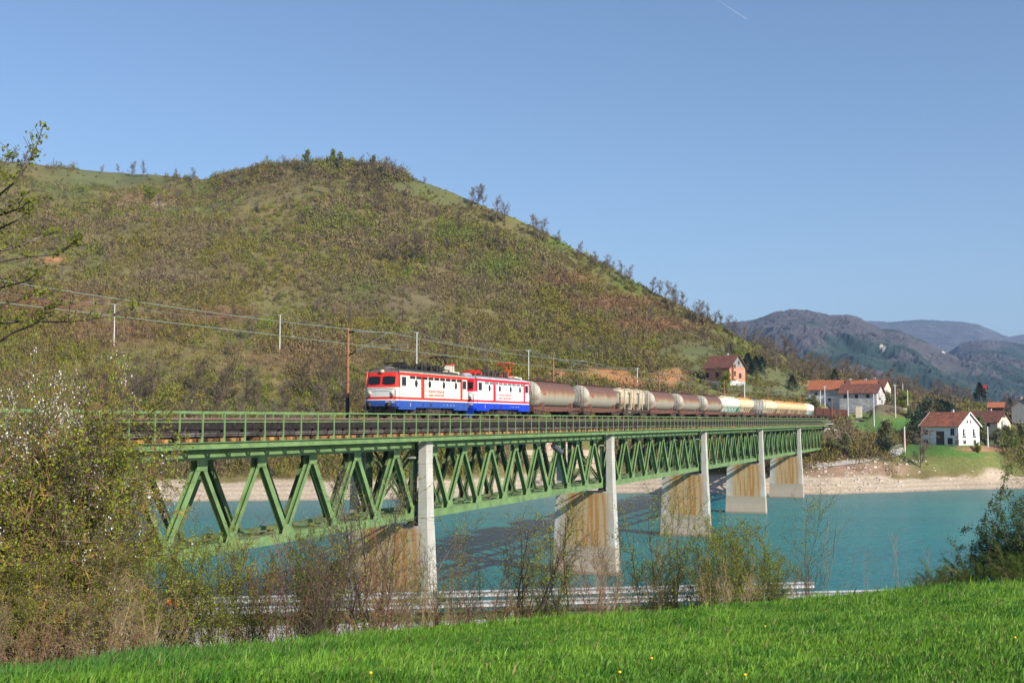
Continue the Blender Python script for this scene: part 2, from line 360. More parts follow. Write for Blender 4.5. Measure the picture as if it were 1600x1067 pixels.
# lake
def water_mat():
    m = bpy.data.materials.new('lake_water'); m.use_nodes = True; nt = m.node_tree; N = nt.nodes; b = N['Principled BSDF']; Lk = nt.links.new
    b.inputs['Roughness'].default_value = .2; b.inputs['IOR'].default_value = 1.33; b.inputs['Specular IOR Level'].default_value = .27
    geo = N.new('ShaderNodeNewGeometry'); mp = N.new('ShaderNodeMapping'); mp.inputs['Scale'].default_value = (.55, 1.0, 1); mp.inputs['Rotation'].default_value = (0, 0, R(8))
    Lk(geo.outputs['Position'], mp.inputs[0])
    n1 = N.new('ShaderNodeTexNoise'); n1.inputs['Scale'].default_value = .55; n1.inputs['Detail'].default_value = 7; n1.inputs['Roughness'].default_value = .62; Lk(mp.outputs[0], n1.inputs['Vector'])
    bp = N.new('ShaderNodeBump'); bp.inputs['Strength'].default_value = .8; bp.inputs['Distance'].default_value = 1.3; Lk(n1.outputs[0], bp.inputs['Height']); Lk(bp.outputs[0], b.inputs['Normal'])
    n2 = N.new('ShaderNodeTexNoise'); n2.inputs['Scale'].default_value = .02; n2.inputs['Detail'].default_value = 3
    m2 = N.new('ShaderNodeMapping'); m2.inputs['Scale'].default_value = (.6, 2.2, 1); Lk(geo.outputs['Position'], m2.inputs[0]); Lk(m2.outputs[0], n2.inputs['Vector'])
    cr = N.new('ShaderNodeValToRGB'); cr.color_ramp.elements[0].position = .35; cr.color_ramp.elements[1].position = .68
    cr.color_ramp.elements[0].color = (.004, .155, .18, 1); cr.color_ramp.elements[1].color = (.006, .205, .21, 1)
    Lk(n2.outputs[0], cr.inputs[0]); Lk(cr.outputs[0], b.inputs['Base Color'])
    return m
mb = MB(); mb.add([(-900,50,WATER),(900,50,WATER),(900,420,WATER),(-900,420,WATER)], [(0,1,2,3)])
tag(mb.build('water', water_mat()), kind='structure')

# ------------------------------------------------------------------ road and guard rail
def strip(name, pts, width, mat, zoff=.02, far=False, thick=.0):
    vs = []; out = MB()
    P = [Vector((p[0], p[1], 0)) for p in pts]
    for i, p in enumerate(P):
        d = (P[min(i+1, len(P)-1)] - P[max(i-1, 0)]).normalized(); n = Vector((-d.y, d.x, 0))
        for s in (-1, -.5, 0, .5, 1):
            q = p + n * s * width / 2; vs.append((q.x, q.y, gz(q.x, q.y) + zoff))
    out.add(vs, [(i*5+k, i*5+k+1, (i+1)*5+k+1, (i+1)*5+k) for i in range(len(P)-1) for k in range(4)])
    return out.build(name, mat)
road_m = M('road_surface', (.40,.37,.34), .95, .2, 2, .3, world=True, col2=(.52,.46,.42), c2=(.45,.6), s2=.5)
tag(strip('road', [(x, guard_D(x) - 3.5) for x in np.arange(-75, 76, 3.)], 4.4, road_m, .03), kind='structure')

def w_beam(mb, x0, x1, zt, m=0):
    """corrugated rail, .31 deep, following the road line"""
    prof = [(0,0),(.03,-.015),(.075,-.06),(.035,-.115),(.0,-.135),(.0,-.175),(.035,-.195),(.075,-.25),(.03,-.295),(0,-.31)]
    n = max(1, int((x1-x0)/4)); xs = np.linspace(x0, x1, n+1); vs = []
    for x in xs:
        for (o, dz) in prof: vs.append((x, guard_D(x) - .12 - o, zt + dz - .0))
    k = len(prof); mb.add(vs, [(i*k+j, (i+1)*k+j, (i+1)*k+j+1, i*k+j+1) for i in range(n) for j in range(k-1)], m)
    for x in xs[1:-1]: mb.box(x-.02, x+.02, guard_D(x)-.12-.08, guard_D(x)-.12-.076, zt-.3, zt-.01, m)
gr = empty('guard_rail', (0, guard_D(0), -7.95), 0, 'double corrugated steel guard rail along the lake side of the road, seen through the brush', 'guard rail')
def gchild(mb, name, mat): o = mb.build(name, mat, gr); o.location = (0, -guard_D(0), 7.95); return o
mb = MB(); w_beam(mb, -60, 13.0, -6.92); gchild(mb, 'rail_beam', galv)
mb = MB(); w_beam(mb, -60, 60, -7.33); gchild(mb, 'rail_beam', galv)
for i, x in enumerate(np.arange(-56, 57, 4.0)):
    mb = MB(); d = guard_D(x); zt = -6.95 if x < 13 else -7.35
    mb.box(x-.06, x+.06, d-.10, d-.04, -8.4, zt); gchild(mb, 'post', galv)
mk = MB(); d = guard_D(-12.9); mk.box(-13.5, -12.75, d-.27, d-.24, -7.22, -6.9)
mk.box(-14.9, -14.5, guard_D(-14.7)-.27, guard_D(-14.7)-.24, -7.35, -7.0); mk.box(-13.1,-12.8, d-.27,d-.24,-7.5,-7.38)
gchild(mk, 'marker_board', M('orange_marker', (.75,.17,.04), .6, .2, 4))

# ------------------------------------------------------------------ bridge
SP = 50.2; S1 = 86.7; ZR = .15
NT, FT = 43.7, 47.8; NH, FH = 41.9, 49.6
def make_span(lab):
    root = empty('bridge_span', br(S1, 0), PHI, lab, 'truss span', 'steel spans of the railway bridge')
    n = 8; p = 6.2; x0 = .3
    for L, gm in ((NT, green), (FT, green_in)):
        mb = MB()
        mb.box(x0-.1, x0+8*p+.1, L-.24, L-.21, -8.05, -7.45); mb.box(x0-.1, x0+8*p+.1, L+.21, L+.24, -8.05, -7.45)
        mb.box(x0-.1, x0+8*p+.1, L-.21, L+.21, -7.50, -7.47)
        mb.box(x0-.1, x0+8*p+.1, L-.22, L-.19, -2.38, -1.80); mb.box(x0-.1, x0+8*p+.1, L+.19, L+.22, -2.38, -1.80)
        mb.box(x0-.1, x0+8*p+.1, L-.30, L+.30, -1.80, -1.765)
        for k in range(9):                                        # bottom gussets
            x = x0 + k*p
            for y in (L-.262, L+.242): mb.add([(x-.75,y,-7.5),(x+.75,y,-7.5),(x+.42,y,-6.85),(x-.42,y,-6.85),(x-.75,y+.02,-7.5),(x+.75,y+.02,-7.5),(x+.42,y+.02,-6.85),(x-.42,y+.02,-6.85)], [(0,1,2,3),(4,7,6,5),(0,3,7,4),(1,5,6,2),(3,2,6,7)])
        for k in range(8):
            x = x0 + (k+.5)*p
            for y in (L-.242, L+.222): mb.box(x-.5, x+.5, y, y+.02, -3.0, -2.30)
        truss = mb.build('truss', gm, root)
        for k in range(8):
            for a, b in ((k, k+.5), (k+.5, k+1)):
                pa = Vector((x0+a*p, L, -7.45 if a == k else -2.45)); pb = Vector((x0+b*p, L, -2.45 if a == k else -7.45))
                d = (pb-pa).normalized(); pa += d*.25; pb -= d*.25
                mb = MB(); heavy = ((a == k) == (k < 4))
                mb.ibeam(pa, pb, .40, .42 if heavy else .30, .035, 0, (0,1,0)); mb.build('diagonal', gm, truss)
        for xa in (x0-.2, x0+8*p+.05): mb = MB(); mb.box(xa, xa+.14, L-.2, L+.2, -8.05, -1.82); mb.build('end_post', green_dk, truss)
        for x in (x0, x0+8*p):
            mb = MB(); mb.box(x-.35, x+.35, L-.3, L+.3, -8.2, -8.05); mb.frus((x-.45,x+.45,L-.4,L+.4,-8.5),(x-.25,x+.25,L-.25,L+.25,-8.2)); mb.build('bearing', dark_steel, truss)
    mb = MB()
    for k in range(9):
        x = x0 + k*p; mb.bar((x, NT+.25, -7.75), (x, FT-.25, -7.75), .25, .35, 0, (1,0,0))
        if k < 8: mb.bar((x+.1, NT+.2, -7.7), (x+p-.1, FT-.2, -7.7), .15, .1); mb.bar((x+.1, FT-.2, -7.58), (x+p-.1, NT+.2, -7.58), .15, .1)
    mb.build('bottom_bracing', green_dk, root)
    mb = MB()
    for k in (0, 8):
        x = x0 + k*p + (.12 if k == 0 else -.12)
        mb = MB(); mb.bar((x, NT+.2, -7.4), (x, FT-.2, -2.5), .16, .16, 0, (1,0,0)); mb.bar((x+.15, FT-.2, -7.4), (x+.15, NT+.2, -2.5), .16, .16, 0, (1,0,0))
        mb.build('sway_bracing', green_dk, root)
    mb = MB()
    for k in range(17): x = x0 + k*p/2; mb.box(x-.14, x+.14, NT+.25, FT-.25, -2.3, -1.5)
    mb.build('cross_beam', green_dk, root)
    mb = MB()
    for L in (LC-.78, LC+.78): mb.box(.1, SP-.1, L-.14, L+.14, -1.5, -.22); mb.box(.1, SP-.1, L-.25, L+.25, -.22, -.19)
    mb.build('stringer', dark_steel, root)
    # walkways: brackets, edge beam, duct, boards
    for side, H, T in ((-1, NH, NT), (1, FH, FT)):
        mb = MB(); y0, y1 = sorted((H, H - side*.12))
        mb.box(.02, SP-.02, y0, y1, -1.63, -1.30); mb.box(.02, SP-.02, H-.14, H+.14, -1.30, -1.265); mb.box(.02, SP-.02, H-.09, H+.09, -1.665, -1.63)
        for k in range(8): mb.box(k*6.27+3.1, k*6.27+3.13, y0-.004, y1+.004, -1.628, -1.303)
        for k in range(24):
            x = 1.05 + k*2.09; ya, yb = H - side*.12, T + side*.22
            mb.add([(x, ya, -1.32), (x, yb, -1.32), (x, yb, -1.78), (x, ya, -1.52)], [(0,1,2,3)])
            mb.bar((x, ya, -1.53), (x, yb, -1.79), .07, .02, 0, (1,0,0))
        mb.build('walkway_bracket', green, root)
        mb = MB(); a = H - side*.45; b = LC + side*2.15
        y0, y1 = sorted((a, b)); mb.box(.05, SP-.05, y0, y1, -1.285, -1.27); mb.build('walkway_grating', dark_steel, root)
        if side < 0:
            mb = MB(); mb.box(0, .6, H+.5, H+1.3, -1.262, -1.07); jm = mb.mesh('walkway_joist', wood_tan)
            for k in range(48):
                if k % 7 != 3: link('walkway_joist', jm, root, (.2 + k*1.045, 0, 0))
        mb = MB()
        mb.tube([(0.05, H - side*.75, -.80), (SP-.05, H - side*.75, -.80)], .055, 6); mb.box(.05, SP-.05, H - side*.8 - .05, H - side*.8 + .05, -.95, -.89)
        mb.build('cable_duct', pipe_m, root)
        mb = MB()
        for k in range(24):
            x = .06 + k*2.09; y = LC + side*2.1
            mb.box(x, x+2.06, min(y, y+side*.08), max(y, y+side*.08), -.62, -.2)
            mb.box(x+1, x+1.12, y-.06, y+.06, -1.27, -.6)
        mb.build('edge_board', wood_dark, root)
        mb = MB(); mb.bar((0, H, .47), (SP, H, .47), .08, .09, 0, (0,1,0)); mb.bar((0, H, -.10), (SP, H, -.10), .05, .065, 0, (0,1,0))
        rail = mb.build('railing', green, root)
        pm = MB(); pm.bar((0, 0, -1.265), (0, 0, .44), .10, .06, 0, (1,0,0))
        pm.add([(-.22,-.02,-1.262),(.05,-.02,-1.262),(.035,-.02,-.8),(-.02,-.02,-.8),(-.22,.02,-1.262),(.05,.02,-1.262),(.035,.02,-.8),(-.02,.02,-.8)], [(0,1,2,3),(4,7,6,5),(0,3,7,4),(1,5,6,2)])
        pmesh = pm.mesh('railing_post', green)
        for k in range(24): link('railing_post', pmesh, rail, (1.05 + k*2.09, H, 0))
    return root
names = ['leftmost', 'first', 'second', 'third', 'fourth', 'fifth']
sl = {-2: 'green steel truss span behind the camera at the near bank end',
      -1: 'green steel truss span over the road, leftmost, mostly hidden by the blossoming tree',
      0: 'green truss span under the locomotives, between the nearest two concrete piers in view',
      1: 'green truss span under the first rust-topped tank wagons, second to right of the nearest pier',
      2: 'green truss span under the three rear tank wagons, third to right of the nearest pier',
      3: 'green truss span under the cream cement wagons, fourth to right of the nearest pier',
      4: 'short-looking green truss span farthest off, ending at the village shore'}
sp0 = make_span(sl[0])
for k in (-1, 1, 2, 3, 4, -2):
    o = copy_tree(sp0); o.location = br(S1 + SP*k, 0); o['label'] = sl[k]

# track
mb = MB()
for L in (LC-.75, LC+.75): mb.box(-30, 480, L-.035, L+.035, .02, ZR)
tk = mb.build('railway_track', rail_m); tk.rotation_euler = (0,0,PHI); tag(tk, 'railway track with dark wooden sleepers running along the bridge deck', 'railway track')
mb = MB()
for k in range(int(510/.65)): x = -30 + k*.65; mb.box(x, x+.26, LC-1.35, LC+1.35, -.19, .01)
mb.build('sleepers', wood_dark, tk)['kind'] = 'stuff'
mb = MB()
pts = [(337.6,-4.2,-.62),(500,-4.2,-.62),(337.6,-2.4,-.12),(500,-2.4,-.12),(337.6,2.4,-.12),(500,2.4,-.12),(337.6,4.2,-.62),(500,4.2,-.62)]
mb.add([(a, LC+b, c) for a, b, c in pts], [(0,1,3,2),(2,3,5,4),(4,5,7,6),(0,2,4,6)])
o = mb.build('ballast', M('ballast', (.27,.22,.18), .95, .4, 3, .5)); o.rotation_euler = (0,0,PHI); tag(o, 'stone ballast bank carrying the track beyond the far end of the bridge', 'track ballast', kind='stuff')

def pier_mat():
    m = bpy.data.materials.new('pier_concrete'); m.use_nodes = True; nt = m.node_tree; N = nt.nodes; Lk = nt.links.new; b = N['Principled BSDF']
    b.inputs['Roughness'].default_value = .9; b.inputs['Specular IOR Level'].default_value = .2
    tc = N.new('ShaderNodeTexCoord'); sx = N.new('ShaderNodeSeparateXYZ'); Lk(tc.outputs['Object'], sx.inputs[0])
    def ramp(src, a, b_):
        mr = N.new('ShaderNodeMapRange'); mr.interpolation_type = 'SMOOTHSTEP'; mr.inputs[1].default_value = a; mr.inputs[2].default_value = b_; Lk(src, mr.inputs[0]); return mr.outputs[0]
    def mul(a, c):
        q = N.new('ShaderNodeMath'); q.operation = 'MULTIPLY'
        Lk(a, q.inputs[0])
        if isinstance(c, float): q.inputs[1].default_value = c
        else: Lk(c, q.inputs[1])
        return q.outputs[0]
    def mix(f, a, c):
        x = N.new('ShaderNodeMix'); x.data_type = 'RGBA'; Lk(f, x.inputs[0])
        if isinstance(a, tuple): x.inputs[6].default_value = (*a, 1)
        else: Lk(a, x.inputs[6])
        x.inputs[7].default_value = (*c, 1); return x.outputs[2]
    def noise(scale, st, det=5):
        mp = N.new('ShaderNodeMapping'); mp.inputs['Scale'].default_value = st; Lk(tc.outputs['Object'], mp.inputs[0])
        n = N.new('ShaderNodeTexNoise'); n.inputs['Scale'].default_value = scale; n.inputs['Detail'].default_value = det; Lk(mp.outputs[0], n.inputs['Vector']); return n.outputs[0]
    base = mix(ramp(noise(1.1, (1,1,.6)), .35, .7), (.50,.48,.43), (.41,.39,.35))
    zone = mul(mul(ramp(sx.outputs[1], LC-3.5, LC-2.3), ramp(sx.outputs[1], LC+3.3, LC+1.9)), mul(ramp(sx.outputs[2], -8.3, -9.0), ramp(sx.outputs[2], -15.6, -14.8)))
    st = mul(zone, ramp(noise(2.4, (1,1,.07), 5), .44, .58))
    base = mix(mul(zone, .85), base, (.42,.30,.14)); base = mix(mul(st, .85), base, (.36,.17,.045))
    wl = ramp(sx.outputs[2], -14.9, -15.1)
    base = mix(mul(wl, .8), base, (.43,.345,.26))
    band = mul(ramp(sx.outputs[2], -15.0, -15.15), ramp(sx.outputs[2], -17.0, -15.4)); base = mix(mul(band, .3), base, (.25,.23,.17))
    foot = ramp(sx.outputs[2], -17.9, -18.25); base = mix(mul(foot, .6), base, (.22,.14,.08))
    wv = N.new('ShaderNodeMath'); wv.operation = 'FRACT'; Lk(mul(sx.outputs[2], .8), wv.inputs[0]); base = mix(mul(ramp(wv.outputs[0], .965, .985), .35), base, (.15,.14,.12))
    Lk(base, b.inputs['Base Color'])
    bp = N.new('ShaderNodeBump'); bp.inputs['Strength'].default_value = .3; Lk(noise(4, (1,1,1)), bp.inputs['Height']); Lk(bp.outputs[0], b.inputs['Normal'])
    return m
pier_m = pier_mat()
def make_pier(lab, bottom=-22.5, far=True):
    root = empty('bridge_pier', br(S1, 0), PHI, lab, 'bridge pier', 'concrete piers of the railway bridge')
    dz = -8.5 - bottom; bt = .04*dz
    mb = MB(); mb.frus((-.6-bt*.6, .75+bt*.6, 42.15-bt, 49.35+bt, bottom), (-.6, .75, 42.15, 49.35, -8.5)); mb.build('wall', pier_m, root)
    for side in (-1, 1):
        y0, y1 = (42.3, 42.98) if side < 0 else (48.52, 49.2)
        mb = MB(); o = -side*.0
        mb.frus((-.58, .72, y0-(.14 if side < 0 else 0), y1+(.14 if side > 0 else 0), -8.497), (-.55, .65, y0, y1, -3.55))
        mb.box(-.52, .62, y0+.03, y1-.03, -3.55, -3.5); mb.frus((-.55,.65,y0,y1,-3.5), (-.53,.63,y0,y1,-1.70))
        mb.build('leg', pier_m, root)
    mb = MB(); mb.box(-.5, .6, 43.35, 44.0, -3.1, -2.95); mb.build('corbel', pier_m, root)
    return root
pl = {1: 'nearest pale concrete bridge pier rising in front of the locomotive, base behind the guard rail',
      2: 'second pale concrete pier from the left, orange stains, standing in the lake between brush tops',
      3: 'third concrete pier from the left with brown stains, standing in the turquoise water',
      4: 'fourth concrete pier from the left, stained wall with clear waterline, standing in open water',
      5: 'fifth concrete pier from the left, last one in the water before the far shore',
      0: 'concrete bridge pier beside the guard rail, beyond the left edge', -1: 'concrete abutment pier at the near end of the bridge'}
p1 = make_pier(pl[1])
for k in (2, 3, 4, 5, 0, -1):
    o = copy_tree(p1); o.location = br(S1 + SP*(k-1), 0); o['label'] = pl[k]
ab = empty('bridge_abutment', br(S1+SP*5, 0), PHI, 'pale concrete abutment pillar where the bridge meets the village shore', 'bridge abutment')
mb = MB(); mb.frus((-.7,1.4,42.1,43.3,-14),(-.5,1.1,42.3,43.2,-1.7)); mb.build('pillar', pier_m, ab)
mb = MB(); mb.box(1.42, 3.4, 43.4, 49.2, -14, -.7); mb.build('wall', pier_m, ab)
mb = MB(); mb.box(-.4, 3.8, 40.9, 43.3, -1.2, -.85); mb.build('coping', conc_pole, ab)

# ------------------------------------------------------------------ catenary masts and wires
def make_mast(lab):
    root = empty('catenary_mast', br(S1, 49.9, -3), PHI, lab, 'catenary mast', 'rust-brown masts along the bridge')
    mb = MB(); mb.tube([(0,0,4.9),(0,0,10.75)], [.15,.11], 10); mb.build('pole', rust_pole, root)
    mb = MB(); mb.tube([(0,0,-.2),(0,0,4.9)], [.17,.152], 10); mb.box(-.25,.25,-.9,.25,-.3,0); mb.build('pole_base', black_m, root)
    mb = MB(); mb.tube([(0,-.6,10.35),(0,-4.1,10.2)], .028, 6); mb.tube([(0,-.75,8.75),(0,-3.9,10.25)], .032, 6)
    mb.tube([(0,-2.3,9.15),(0,-5.6,9.2)], .022, 6); mb.tube([(0,-5.6,9.2),(0,-5.6,8.85)], .02, 6); mb.tube([(0,-5.5,8.9),(0,-4.4,8.75)], .018, 6); mb.tube([(0,-2.35,9.5),(0,-2.3,9.15)], .015, 5)
    mb.build('cantilever', galv, root)
    for (a, b) in (((0,-.1,10.38),(0,-.62,10.35)), ((0,-.12,8.42),(0,-.78,8.77))):
        mb = MB(); A, B = Vector(a), Vector(b); n = 9
        mb.tube([A.lerp(B, i/(n-1)) for i in range(n)], [.045 if i % 2 else .085 for i in range(n)], 8); mb.build('insulator', black_m, root)
    return root
ml = ['brown catenary mast with bracket arm just left of the leading locomotive', 'brown catenary mast rising behind the first rust-topped tank wagon', 'brown catenary mast behind the third tank wagon, near the orange earth cut',
      'thin brown catenary mast below the brick house, behind the first white cement wagon', 'thin brown catenary mast behind the tan cement wagons, left of the grey roofed sheds', 'thin brown catenary mast at the far end of the bridge, beside the open wagons']
m1 = make_mast(ml[0])
for k in range(1, 6):
    o = copy_tree(m1); o.location = br(S1 + SP*k + (1.5 if k == 5 else 0), 49.9, -3); o['label'] = ml[k]
def sag(p, q, s, n=14): 
    p, q = Vector(p), Vector(q); return [p.lerp(q, i/n) - Vector((0,0,s*4*(i/n)*(1-i/n))) for i in range(n+1)]
cw = empty('catenary_wire', (0,0,0), 0, 'thin overhead line wires running above the train along the bridge', 'overhead wires')
wire_m = M('wire_copper', (.20,.25,.19), .6, .2)
mess = MB(); cont = MB(); drop = MB()
for k in range(-2, 8):
    a, b = br(S1+SP*k, LC, 7.15), br(S1+SP*(k+1), LC, 7.15)
    mess.tube(sag(a, b, .35), .026, 5); cont.tube([br(S1+SP*k, LC, 5.85), br(S1+SP*(k+1), LC, 5.85)], .026, 5)
    for j in range(5):
        t = (j+.5)/5; s = S1+SP*(k+t); drop.tube([br(s, LC, 5.86), br(s, LC, 7.15-.35*4*t*(1-t))], .014, 4)
mess.build('messenger_wire', wire_m, cw); cont.build('contact_wire', wire_m, cw); drop.build('dropper', wire_m, cw)

def ridgeD(px): return float(np.interp(px, FPX, FD[:, 7]))
def find(px, yb, lo=295., hi=None):
    hi = hi or ridgeD(px)
    for _ in range(30):
        md = (lo+hi)/2; y_ = 656.3 - F*gz(md*t_of(px), md)/md
        if y_ > yb: lo = md
        else: hi = md
    return lo
def pole(px, ytop, ybot, D, lab, mat, r=.13, kind='utility_pole', arm=True, grp=None):
    if D > 280 and ybot < 640 and px > 100: D = find(px, ybot)
    a, b = at(px, ytop, D), at(px, ybot, D); g = gz(b.x, b.y); b.z = min(b.z, g)
    o = empty(kind, (b.x, b.y, g if g > b.z else b.z), .3, lab, 'utility pole', grp); h = a.z - o.location.z
    mb = MB(); mb.tube([(0,0,-.5),(0,0,h)], [r*1.15, r*.8], 8); mb.build('pole', mat, o)
    if arm:
        mb = MB(); mb.box(-.7,.7,-.05,.05,h-.25,h-.15); [mb.tube([(x,0,h-.15),(x,0,h+.1)], .05, 6) for x in (-.6,0,.6)]; mb.build('cross_arm', galv, o)
    return a
tp = []
for px, yt, yb, D, lab in [(178,475,540,300,'white pole on the hillside above the blossoming tree, leftmost of the line'),(437,492,552,318,'white pole on the hillside left of the locomotives'),
        (651,519,580,335,'white pole on the hillside rising behind the leading locomotive roof'),(826,547,610,352,'grey pole on the hillside behind the end of the second locomotive'),(996,575,612,385,'white pole on the hillside behind the silo wagon')]:
    tp.append(pole(px, yt, yb, D, lab, white_metal if px != 826 else conc_pole, .16, grp='poles of the line along the hillside'))
lw = empty('power_line', (0,0,0), 0, 'thin power line strung between the poles on the hillside', 'power line')
tp = [at(-300, 400, 285)] + tp
for i in range(len(tp)-1):
    mb = MB()
    for dx in (-.6, .6): mb.tube([p + Vector((dx,0,.1)) for p in sag(tp[i], tp[i+1], 2.0)], .02, 4)
    mb.build('wire', galv, lw)
vp = [(1163.5,598,640,345,'stout grey pole standing right below the brick house'),(1282,610,636,350,'pale post with dark lower half left of the shed with the orange roof'),(1289,603,638,352,'white pole in front of the shed with the orange roof'),
      (1325,610,640,375,'white pole in front of the long brown roof'),(1365.5,615,648,382,'white pole at the corner of the house with the brown roof'),(1399,601,640,400,'tall white pole among blossoming bushes right of the village houses'),
      (1411,599,628,470,'white pole by the pale track on the ridge'),(1418.5,609,640,410,'white pole beside the small concrete hut'),(1414,666,710,333,'white pole with red stripe at the bend of the path left of the white house'),(1544,666,709,342,'white pole on the lawn right of the white house')]
for i, (px, yt, yb, D, lab) in enumerate(vp):
    pole(px, yt, yb, D, lab, conc_pole if i == 0 else white_metal, .2 if i in (0,8,9) else .16, arm=i in (2,5))
pr = at(1412.3, 688, 332.6); mb = MB(); mb.tube([(0,0,-2.6),(0,0,2.6)], .13, 8); o = mb.build('marker_post', M('red_post', (.5,.06,.03), .7, .2), None, pr); tag(o, 'red marker post tight against the white pole at the path bend', 'marker post')
pole(1300.5, 622, 662, 331, 'brown wooden pole at the end of the bridge beside the open wagons', rust_pole, .11, arm=False)
pole(1364.5, 640, 660, 372, 'short brown pole on the embankment right of the last wagon', rust_pole, .12, arm=False)

# ------------------------------------------------------------------ locomotives
def loco_mats(dirty):
    w = (.78,.73,.62) if dirty else (.84,.84,.84)
    return [M('white_paint', w, .4, .05, .8, spec=.4), M('red_paint', (.70,.035,.02) if dirty else (.66,.012,.03), .4, .06, 1), M('blue_paint', (.03,.08,.34) if dirty else (.01,.05,.52), .4, .12, 1.5),
            M('roof_grey', (.11,.10,.095) if dirty else (.33,.35,.38), .7, .25, 1.5), M('panel_grey', (.64,.64,.60) if dirty else (.78,.78,.78), .4, .08, 1)]
def text(body, size, parent, loc, rot, mat, name='lettering', ext=.004):
    cu = bpy.data.curves.new(name, 'FONT'); cu.body = body; cu.size = size; cu.extrude = ext; cu.align_x = 'CENTER'; cu.align_y = 'CENTER'; cu.space_character = 1.08; cu.offset = size*.03
    tmp = bpy.data.objects.new('tmp', cu); COL.objects.link(tmp); dg = bpy.context.evaluated_depsgraph_get(); me = bpy.data.meshes.new_from_object(tmp.evaluated_get(dg)); bpy.data.objects.remove(tmp)
    me.materials.clear(); me.materials.append(mat); return link(name, me, parent, loc, rot)
def bogie(parent, xc, wb=2.5, r=.6, mat=grease):
    mb = MB()
    for y in (-1.08, 1.08):
        mb.box(xc-wb/2-.75, xc+wb/2+.75, y-.08, y+.08, .62, .85)
        mb.add([(xc-.6,y-.1,.62),(xc+.6,y-.1,.62),(xc+.35,y-.1,.32),(xc-.35,y-.1,.32),(xc-.6,y+.1,.62),(xc+.6,y+.1,.62),(xc+.35,y+.1,.32),(xc-.35,y+.1,.32)], [(0,3,2,1),(4,5,6,7),(0,1,5,4),(2,3,7,6),(1,2,6,5),(3,0,4,7)])
        for dx in (-wb/2, wb/2): mb.box(xc+dx-.19, xc+dx+.19, y-.16, y+.16, r-.17, r+.2); mb.tube([(xc+dx-.36,y*1.02,.55),(xc+dx-.36,y*1.02,.85)], .08, 8); mb.tube([(xc+dx+.36,y*1.02,.55),(xc+dx+.36,y*1.02,.85)], .08, 8)
    mb.box(xc-.25, xc+.25, -1, 1, .45, .8); o = mb.build('bogie', mat, parent)
    for dx in (-wb/2, wb/2):
        mb = MB()
        for y in (-.75, .75): mb.lathe([(.0,-.07),(r-.08,-.07),(r-.08,.0),(r,.0),(r,.07),(0,.07)], (xc+dx, y, r), 'y', 18)
        mb.tube([(xc+dx,-.75,r),(xc+dx,.75,r)], .09, 8); mb.build('wheelset', dark_steel, o)
def buffers(parent, x, d, n=2):
    for y in (-.875, .875):
        mb = MB(); mb.lathe([(0,.0),(.12,.0),(.12,.35),(.10,.35),(.10,.5),(.22,.52),(.25,.56),(0,.6)] if d > 0 else [(0,0),(.12,0),(.12,-.35),(.10,-.35),(.10,-.5),(.22,-.52),(.25,-.56),(0,-.6)], (x, y, 1.05), 'x', 14)
        mb.build('buffer', black_m, parent)
def panto(parent, x, mat, h, name='pantograph'):
    mb = MB(); z0 = 4.1
    for y in (-.6,.6): mb.tube([(x-.9,y,z0+.22),(x+.9,y,z0+.22)], .035, 6); [mb.tube([(x+a,y,z0-.12),(x+a,y,z0+.2)], [.09,.05], 8) for a in (-.7,.7)]
    for a in (-.9,0,.9): mb.tube([(x+a,-.6,z0+.22),(x+a,.6,z0+.22)], .03, 6)
    zt = z0 + h; kx = x + 1.0; kz = z0 + .25 + h*.42
    for y in (-.35,.35):
        mb.tube([(x-.3,y,z0+.25),(kx,y*.6,kz)], .06, 6); mb.tube([(kx,y*.6,kz),(x-.25+.2*h,y,zt)], .055, 6)
    for a in (-.15,.15): mb.tube([(x-.25+.2*h+a,-.95,zt-.1),(x-.25+.2*h+a,-.7,zt+.03),(x-.25+.2*h+a,.7,zt+.03),(x-.25+.2*h+a,.95,zt-.1)], .045, 6)
    return mb.build(name, mat, parent)
